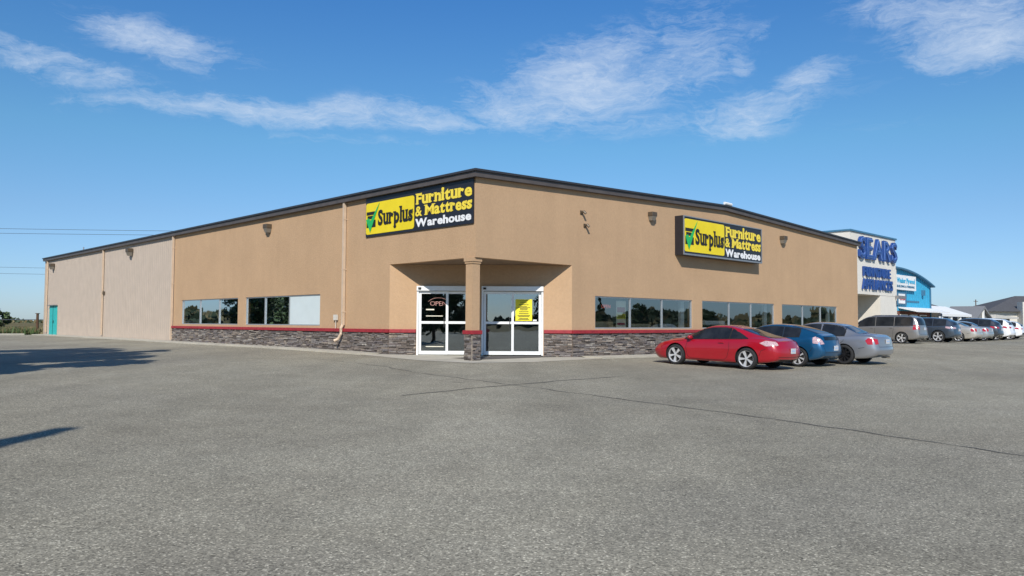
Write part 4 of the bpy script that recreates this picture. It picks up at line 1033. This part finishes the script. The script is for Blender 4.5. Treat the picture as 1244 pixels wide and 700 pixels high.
coupe = dict(wb=2.58, W=1.83, r=.335, tw=.24, rim='rim_silver', spokes=5, paint='paint_red', trim='seam', tail='tail_clear', gh=.80,
    st=[(-.98,.34,.70,.86,.90,.52), (-.88,.27,.80,.90,.955,.56), (-.65,.23,.87,.93,1.02,.58), (-.3,.20,.91,.94,1.09,.58), (0,.19,.925,.925,1.17,.57), (.45,.18,.915,.905,1.29,.57), (.9,.18,.905,.885,1.355,.585), (1.3,.18,.905,.87,1.345,.59),
        (1.7,.18,.905,.855,1.25,.60), (2.1,.18,.91,.84,1.06,.63), (2.45,.19,.915,.83,.91,.68), (2.85,.18,.905,.80,.86,.68), (3.15,.18,.87,.745,.80,.62), (3.38,.18,.80,.67,.72,.54), (3.52,.20,.72,.60,.64,.46), (3.58,.24,.66,.54,.58,.42)],
    rear=[(.2,.14),(.35,.03),(.5,.0),(.65,.02),(.8,.08),(.9,.13),(1.0,.2)], front=[(.2,-.1),(.4,.0),(.6,-.06),(.8,-.15)],
    side=[(-.02,.62), (.66,2.28)], slant={(-.02,.62): (.40,0)}, ws=('z', [(2.30,-.60),(2.30,.60),(1.62,.50),(1.62,-.50)]), rw=('z', [(.35,-.50),(.35,.50),(-.55,.56),(-.62,.0),(-.55,-.56)]),
    tails=[('y', [(-.86,.76),(-.84,.88),(-.60,.91),(-.42,.83),(-.62,.74)]), ('x', [(.64,.78),(.66,.86),(.76,.89),(.74,.75)])], handles=[(.88,.80)], mirror=(2.0,.88), plate=(0,.60),
    seams=[[(.62,.94),(.60,.6),(.68,.34),(.8,.25)], [(2.12,.86),(2.18,.6),(2.12,.32),(2.0,.25)], [(.8,.25),(1.4,.235),(2.0,.25)], [(-.62,.66),(-.48,.60),(-.42,.45)], [(2.3,.82),(2.7,.79)]],
    rseams=[[(-.8,.43),(0,.40),(.8,.43)]], rpanels=[([(-.55,.26),(.55,.26),(.6,.33),(-.6,.33)], 'grey_plastic')], ex=-.9)
hatch = dict(wb=2.44, W=1.74, r=.315, tw=.2, rim='rim_silver', spokes=7, paint='paint_blue', trim='seam', tail='tail_clear', gh=.80,
    st=[(-.80,.36,.74,.93,1.03,.56), (-.70,.28,.80,.97,1.08,.58), (-.45,.22,.86,.98,1.17,.58), (0,.19,.87,.95,1.29,.57), (.5,.18,.865,.93,1.375,.57), (.95,.18,.86,.90,1.395,.58), (1.35,.18,.86,.875,1.36,.59),
        (1.8,.18,.86,.86,1.20,.61), (2.2,.18,.86,.84,1.02,.64), (2.5,.19,.855,.81,.90,.66), (2.85,.20,.82,.73,.79,.62), (3.1,.22,.74,.62,.68,.52), (3.25,.27,.62,.52,.57,.4)],
    rear=[(.2,.12),(.35,.02),(.5,.0),(.65,.03),(.8,.08),(.95,.12),(1.1,.16)], front=[(.2,-.1),(.4,.0),(.6,-.06),(.8,-.15)],
    side=[(.0,.55), (.60,2.02)], ws=('z', [(2.2,-.58),(2.2,.58),(1.6,.50),(1.6,-.50)]), rw=('z', [(.35,-.5),(.35,.5),(-.5,.56),(-.5,-.56)]),
    tails=[('y', [(-.66,.76),(-.68,.86),(-.55,1.0),(-.48,.96),(-.5,.78)]), ('x', [(.58,.76),(.62,.86),(.74,.98),(.76,.74)])], handles=[(.8,.83)], mirror=(1.85,.92), plate=(-.05,.62),
    seams=[[(.57,.96),(.55,.6),(.65,.34),(.8,.25)], [(1.95,.86),(2.0,.6),(1.95,.32),(1.85,.25)], [(.8,.25),(1.85,.25)], [(-.5,.64),(-.4,.5)]],
    rseams=[[(-.72,.92),(-.6,.48),(.6,.48),(.72,.92)]], rpanels=[([(-.5,.99),(.5,.99),(.5,.88),(-.5,.88)], 'car_glass')])
sedan = dict(wb=2.70, W=1.80, r=.335, tw=.24, gap=.045, rim='rim_black', spokes=10, paint='paint_silver', trim='seam', gh=.83,
    st=[(-1.08,.36,.74,.92,.96,.58), (-.98,.28,.82,.96,1.02,.62), (-.75,.22,.88,.97,1.05,.64), (-.45,.20,.90,.965,1.08,.60), (-.15,.19,.905,.955,1.20,.57), (.25,.18,.90,.945,1.37,.56), (.7,.18,.90,.935,1.44,.57), (1.1,.18,.90,.925,1.45,.58), (1.5,.18,.90,.915,1.40,.59),
        (1.95,.18,.90,.90,1.20,.62), (2.3,.18,.90,.885,1.01,.66), (2.6,.19,.89,.85,.92,.68), (3.0,.20,.86,.78,.85,.64), (3.3,.22,.78,.68,.74,.55), (3.48,.28,.64,.55,.6,.42)],
    rear=[(.2,.12),(.35,.02),(.5,.0),(.65,.03),(.8,.05),(.95,.09),(1.1,.14)], front=[(.2,-.1),(.4,.0),(.6,-.05),(.8,-.12)],
    side=[(.02,.82), (.90,2.12)], ws=('z', [(2.3,-.60),(2.3,.60),(1.7,.50),(1.7,-.50)]), rw=('z', [(.15,-.47),(.15,.47),(-.42,.54),(-.42,-.54)]),
    tails=[('y', [(-.95,.70),(-.93,.90),(-.80,.92),(-.72,.83),(-.80,.70)]), ('x', [(.62,.72),(.62,.88),(.78,.91),(.76,.70)])], handles=[(.25,.84), (1.15,.84)], mirror=(1.98,.95), plate=(0,.80),
    seams=[[(.86,.95),(.86,.6),(.9,.25)], [(.0,.95),(.02,.8),(.22,.66),(.38,.45),(.4,.28)], [(2.08,.9),(2.12,.6),(2.05,.26)], [(.4,.25),(1.4,.23),(2.05,.25)], [(-.7,.6),(-.5,.56)]],
    rseams=[[(-.66,.95),(-.6,.62),(.6,.62),(.66,.95)]])
van = dict(wb=3.08, W=2.0, r=.345, tw=.22, rim='rim_silver', spokes=5, paint='paint_van_grey', trim='seam', gh=.84,
    st=[(-1.0,.38,.86,1.06,1.66,.66), (-.88,.30,.92,1.08,1.70,.70), (-.6,.24,.97,1.08,1.73,.70), (0,.22,.995,1.07,1.75,.70), (.8,.21,1.0,1.06,1.755,.71), (1.6,.21,1.0,1.05,1.75,.71), (2.1,.21,1.0,1.03,1.70,.71), (2.5,.21,1.0,1.01,1.52,.71),
        (2.9,.21,.99,.99,1.26,.73), (3.2,.22,.98,.97,1.07,.76), (3.6,.23,.94,.88,.96,.72), (3.9,.25,.85,.76,.84,.6), (4.08,.3,.7,.62,.68,.5)],
    rear=[(.2,.12),(.35,.02),(.5,.0),(.7,.04),(1.0,.07),(1.3,.15),(1.7,.34)], front=[(.2,-.1),(.4,.0),(.7,-.05),(.9,-.12)],
    side=[(-.62,.42), (.50,1.55), (1.63,2.95)], ws=('z', [(3.15,-.68),(3.15,.68),(2.3,.60),(2.3,-.60)]), rw=('x', [(-.66,1.14),(.66,1.14),(.56,1.58),(-.56,1.58)]),
    tails=[('y', [(-.86,.86),(-.80,1.14),(-.66,1.14),(-.66,.86)]), ('x', [(.68,.86),(.68,1.12),(.84,1.12),(.84,.86)])], handles=[(.6,.95), (1.75,.93)], mirror=(2.65,1.08), plate=(0,.92),
    seams=[[(.46,1.08),(.5,.6),(.5,.28)], [(1.58,1.06),(1.6,.6),(1.6,.26)], [(2.8,1.0),(2.85,.6),(2.75,.28)], [(.5,.27),(2.75,.27)], [(-.5,1.06),(.46,1.03)]],
    rseams=[[(-.78,1.1),(-.74,.58),(.74,.58),(.78,1.1)]], rails=(-.5, 1.9, .62))
def cuv(paint, rim='rim_silver', H_=1.62, Wd=1.88, wb=2.76, tail='tail_red', spokes=5, ro=.95, clad=None, r=.365):
    k = H_/1.62; w_ = Wd/2
    d = dict(wb=wb, W=Wd, r=r, tw=.23, rim=rim, spokes=spokes, paint=paint, trim='seam', tail=tail, gh=.80,
      st=[(-ro,.40,w_*.86,1.04*k,1.30*k,.58), (-ro+.12,.32,w_*.92,1.07*k,1.42*k,.60), (-ro+.35,.27,w_*.97,1.07*k,1.53*k,.60), (0,.24,w_,1.05*k,1.58*k,.60), (.6,.23,w_,1.03*k,1.615*k,.61), (1.15,.23,w_,1.01*k,1.61*k,.62), (1.6,.23,w_,1.0*k,1.53*k,.62),
          (wb-.75,.23,w_,.98*k,1.35*k,.64), (wb-.35,.23,w_,.97*k,1.12*k,.68), (wb,.24,w_*.98,.92*k,1.0*k,.68), (wb+.4,.25,w_*.94,.84*k,.92*k,.62), (wb+.7,.28,w_*.85,.74*k,.8*k,.52), (wb+.87,.34,w_*.7,.6*k,.66*k,.42)],
      rear=[(.2,.14),(.35,.04),(.5,.0),(.7,.03),(1.0,.09),(1.2,.18),(1.5,.3)], front=[(.2,-.1),(.45,.0),(.7,-.05),(.9,-.12)],
      side=[(-.42,.32), (.40,1.12), (1.20,wb-.5)], ws=('z', [(wb-.4,-.64),(wb-.4,.64),(wb-1.1,.55),(wb-1.1,-.55)]), rw=('x', [(-.56,1.12*k),(.56,1.12*k),(.48,1.36*k),(-.48,1.36*k)]),
      tails=[('y', [(-ro+.2,.86*k),(-ro+.24,1.0*k),(-ro+.5,1.03*k),(-ro+.5,.92*k)]), ('x', [(.45,.88*k),(.45,.98*k),(w_*.86,1.0*k),(w_*.86,.86*k)])], handles=[(.5,.95*k), (1.35,.93*k)], mirror=(wb-.72,1.03*k), plate=(0,.8*k),
      seams=[[(.36,1.04*k),(.42,.6),(.5,.3)], [(1.16,1.02*k),(1.18,.6),(1.18,.28)], [(wb-.5,.96*k),(wb-.46,.6),(wb-.55,.3)]], rseams=[[(-.7,1.02*k),(-.66,.56),(.66,.56),(.7,1.02*k)]])
    if clad: d['rpanels'] = [([(-w_*.8,.42),(w_*.8,.42),(w_*.8,.56),(-w_*.8,.56)], clad)]; d['panels'] = [([(.5,.25),(wb-.5,.25),(wb-.5,.34),(.5,.34)], clad)]
    return d
def variant(base, **kw):
    d = dict(base); d.update(kw); return d
car('red_coupe', 'glossy red two-door fastback coupe with silver five-spoke wheels, nearest car', 'car', 5.22, -6.83, coupe)
car('blue_hatchback', 'metallic teal blue hatchback between the red coupe and the silver sedan', 'car', 7.9, -7.21, hatch)
car('silver_sedan', 'silver grey four-door sedan with black wheels and red tail light', 'car', 10.25, -7.75, sedan)
car('grey_minivan', 'warm grey minivan with dark windows and roof rails', 'minivan', 34.3, -1.35, van)
car('crossover_car', 'dark slate blue crossover with bright wheels beside the grey minivan', 'car', 39.2, -1.95, cuv('paint_slate', H_=1.66, Wd=1.92, tail='tail_clear', r=.385))
car('parked_sedan', 'champagne beige sedan just right of the dark slate crossover', 'car', 43.0, -2.1, variant(sedan, paint='paint_champagne', rim='rim_silver', spokes=7))
car('parked_sedan', 'pale silver sedan between the champagne sedan and the dark SUV', 'car', 46.2, -2.0, variant(sedan, paint='paint_pale_silver', rim='rim_silver', spokes=7))
car('parked_suv', 'graphite SUV with large red tail lights left of two white cars', 'car', 49.3, -2.0, cuv('paint_graphite', H_=1.70))
car('parked_suv', 'white SUV with small dark rear window, second from the right end', 'car', 52.7, -2.0, cuv('paint_white', H_=1.72))
car('small_crossover', 'small white rounded crossover with dark lower bumper at the row end', 'car', 56.2, -2.1, cuv('paint_white', H_=1.56, Wd=1.78, wb=2.53, clad='grey_plastic', ro=.85), rz=R(6))
car('parked_sedan', 'light grey car cut off by the right edge of the picture', 'car', 61.5, -1.0, variant(sedan, paint='paint_light_grey', rim='rim_silver'))

# ------------------------------------------------------------------ sun, sky, camera
EL = 36.5; SAZ = R(4.0)         # the sun stands behind the camera, slightly left
sd = bpy.data.lights.new('sun', 'SUN'); sd.energy = 4.2; sd.angle = R(.53); sd.color = (1, .95, .87)
so = bpy.data.objects.new('sun', sd); COL.objects.link(so)
tosun = Vector((-math.sin(SAZ)*math.cos(R(EL)), -math.cos(SAZ)*math.cos(R(EL)), math.sin(R(EL))))
so.rotation_euler = tosun.to_track_quat('Z', 'Y').to_euler(); so.location = (0, -20, 30)
wd = bpy.data.worlds.new('World'); scene.world = wd; wd.use_nodes = True; n = wd.node_tree
bg = n.nodes['Background']
sky = n.nodes.new('ShaderNodeTexSky'); sky.sky_type = 'NISHITA'; sky.sun_disc = False; sky.sun_elevation = R(EL)
sky.sun_rotation = math.atan2(tosun.x, tosun.y); sky.air_density = 1.0; sky.dust_density = .35; sky.ozone_density = 2.2; sky.altitude = 300
hs = N(n, 'ShaderNodeHueSaturation'); hs.inputs['Saturation'].default_value = 1.0; hs.inputs['Value'].default_value = 1.0; n.links.new(sky.outputs[0], hs.inputs['Color'])
tcs = N(n, 'ShaderNodeTexCoord'); sxs = N(n, 'ShaderNodeSeparateXYZ'); n.links.new(tcs.outputs['Generated'], sxs.inputs[0])
tint = ramp(n, sxs.outputs[2], [(.02, (.44, .58, .86)), (.13, (.47, .63, .80)), (.22, (.44, .72, .84)), (.40, (.30, .66, .98))])
tm = N(n, 'ShaderNodeMix', data_type='RGBA', blend_type='MULTIPLY'); tm.inputs[0].default_value = 1; n.links.new(hs.outputs[0], tm.inputs[6]); n.links.new(tint.outputs[0], tm.inputs[7])
def math_(op, a, b=None, c=None, clamp=False):
    x = n.nodes.new('ShaderNodeMath'); x.operation = op; x.use_clamp = clamp
    for i, q in enumerate((a, b, c)):
        if q is None: continue
        if isinstance(q, (int, float)): x.inputs[i].default_value = q
        else: n.links.new(q, x.inputs[i])
    return x.outputs[0]
tc = N(n, 'ShaderNodeTexCoord'); sx = N(n, 'ShaderNodeSeparateXYZ'); n.links.new(tc.outputs['Generated'], sx.inputs[0])
az = math_('ARCTAN2', sx.outputs[0], sx.outputs[1]); el = math_('ARCSINE', sx.outputs[2])
cv = N(n, 'ShaderNodeCombineXYZ'); n.links.new(az, cv.inputs[0]); n.links.new(el, cv.inputs[1])
# warp
wn = N(n, 'ShaderNodeTexNoise', i_Scale=6., i_Detail=6., i_Roughness=.6); n.links.new(cv.outputs[0], wn.inputs['Vector'])
vm = N(n, 'ShaderNodeVectorMath', operation='MULTIPLY_ADD'); n.links.new(wn.outputs['Color'], vm.inputs[0]); vm.inputs[1].default_value = (.10, .05, 0); n.links.new(cv.outputs[0], vm.inputs[2])
mp = N(n, 'ShaderNodeMapping'); mp.inputs['Rotation'].default_value = (0, 0, R(-14)); mp.inputs['Scale'].default_value = (6., 17., 1); n.links.new(vm.outputs[0], mp.inputs[0])
n1 = N(n, 'ShaderNodeTexNoise', i_Scale=1.5, i_Detail=13., i_Roughness=.72, i_Distortion=.9); n.links.new(mp.outputs[0], n1.inputs['Vector'])
mp2 = N(n, 'ShaderNodeMapping'); mp2.inputs['Rotation'].default_value = (0, 0, R(28)); mp2.inputs['Scale'].default_value = (9., 38., 1); n.links.new(vm.outputs[0], mp2.inputs[0])
n2 = N(n, 'ShaderNodeTexNoise', i_Scale=2.2, i_Detail=11., i_Roughness=.75, i_Distortion=1.6); n.links.new(mp2.outputs[0], n2.inputs['Vector'])
fib = math_('ADD', math_('MULTIPLY', n1.outputs['Fac'], .62), math_('MULTIPLY', n2.outputs['Fac'], .38))
# cloud bodies: azimuth, elevation, half sizes (radians), tilt, strength
def blob(px, py, hw, hh, tilt, st):
    a0 = math.atan((px-622)/945); d = math.hypot(1, (px-622)/945); e0 = math.atan((393+(px-622)*.0053-py)/945/d)
    m1 = N(n, 'ShaderNodeMapping'); m1.vector_type = 'TEXTURE'; m1.inputs['Location'].default_value = (a0, e0, 0); m1.inputs['Rotation'].default_value = (0, 0, R(tilt)); m1.inputs['Scale'].default_value = (hw/945, hh/945, 1)
    n.links.new(vm2.outputs[0], m1.inputs[0]); L_ = N(n, 'ShaderNodeVectorMath', operation='LENGTH'); n.links.new(m1.outputs[0], L_.inputs[0])
    mr = N(n, 'ShaderNodeMapRange', interpolation_type='SMOOTHERSTEP'); mr.inputs['From Min'].default_value = 1.5; mr.inputs['From Max'].default_value = 0.; mr.inputs['To Min'].default_value = 0.; mr.inputs['To Max'].default_value = st
    n.links.new(L_.outputs['Value'], mr.inputs['Value']); return mr.outputs[0]
vm2 = N(n, 'ShaderNodeVectorMath', operation='MULTIPLY_ADD'); n.links.new(wn.outputs['Color'], vm2.inputs[0]); vm2.inputs[1].default_value = (.12, .06, 0); n.links.new(cv.outputs[0], vm2.inputs[2])
vm3 = N(n, 'ShaderNodeVectorMath', operation='SUBTRACT'); n.links.new(vm2.outputs[0], vm3.inputs[0]); vm3.inputs[1].default_value = (.06, .03, 0); vm2 = vm3
tot = None
for q in ((715, 92, 125, 58, 14, 1.05), (660, 128, 170, 28, 3, .85), (590, 120, 70, 30, -5, .65), (430, 132, 95, 20, 6, .85), (310, 138, 200, 17, 0, .9), (520, 142, 100, 20, -3, .85), (120, 120, 60, 9, 0, .35), (190, 46, 110, 28, -8, .85), (50, 68, 130, 22, -10, .7), (920, 132, 105, 32, 8, .85),
          (995, 86, 48, 20, 5, .75), (905, 68, 20, 17, 0, .65), (928, 28, 17, 14, 0, .5), (1195, 38, 105, 48, -6, 1.0), (1110, 20, 90, 24, -20, .65), (830, 60, 100, 70, 25, .6), (770, 150, 110, 16, 0, .5), (870, 120, 60, 14, 10, .4), (420, 172, 160, 8, 0, .3), (1090, 150, 60, 10, 0, .12)):
    o = blob(*q); tot = o if tot is None else math_('MAXIMUM', tot, o)
ero = math_('SUBTRACT', math_('ADD', math_('MULTIPLY', tot, .85), math_('MULTIPLY', math_('SUBTRACT', fib, .5), 3.3)), .14)
dens = math_('MULTIPLY', math_('MULTIPLY', ero, .95, clamp=True), math_('MULTIPLY', tot, 2.2, clamp=True), clamp=True)
dens = math_('MULTIPLY', dens, .70)
mxc = N(n, 'ShaderNodeMix', data_type='RGBA'); n.links.new(dens, mxc.inputs[0]); n.links.new(tm.outputs[2], mxc.inputs[6]); mxc.inputs[7].default_value = (4.9, 5.6, 6.6, 1)
n.links.new(mxc.outputs[2], bg.inputs['Color']); bg.inputs['Strength'].default_value = .12

cam = bpy.data.cameras.new('camera'); co = bpy.data.objects.new('camera', cam); COL.objects.link(co); scene.camera = co
cam.sensor_width = 36; cam.lens = 36*945/1244; cam.clip_end = 6000; cam.clip_start = .05
pitch = math.atan(43/945); roll = math.atan(.0053)
co.location = (0, 0, 1.105)
co.rotation_euler = (Matrix.Rotation(math.pi/2+pitch, 4, 'X') @ Matrix.Rotation(roll, 4, 'Z')).to_euler()
scene.render.resolution_x = 1024; scene.render.resolution_y = 576
scene.view_settings.view_transform = 'Standard'; scene.view_settings.look = 'None'; scene.view_settings.exposure = 0.2; scene.view_settings.gamma = 1
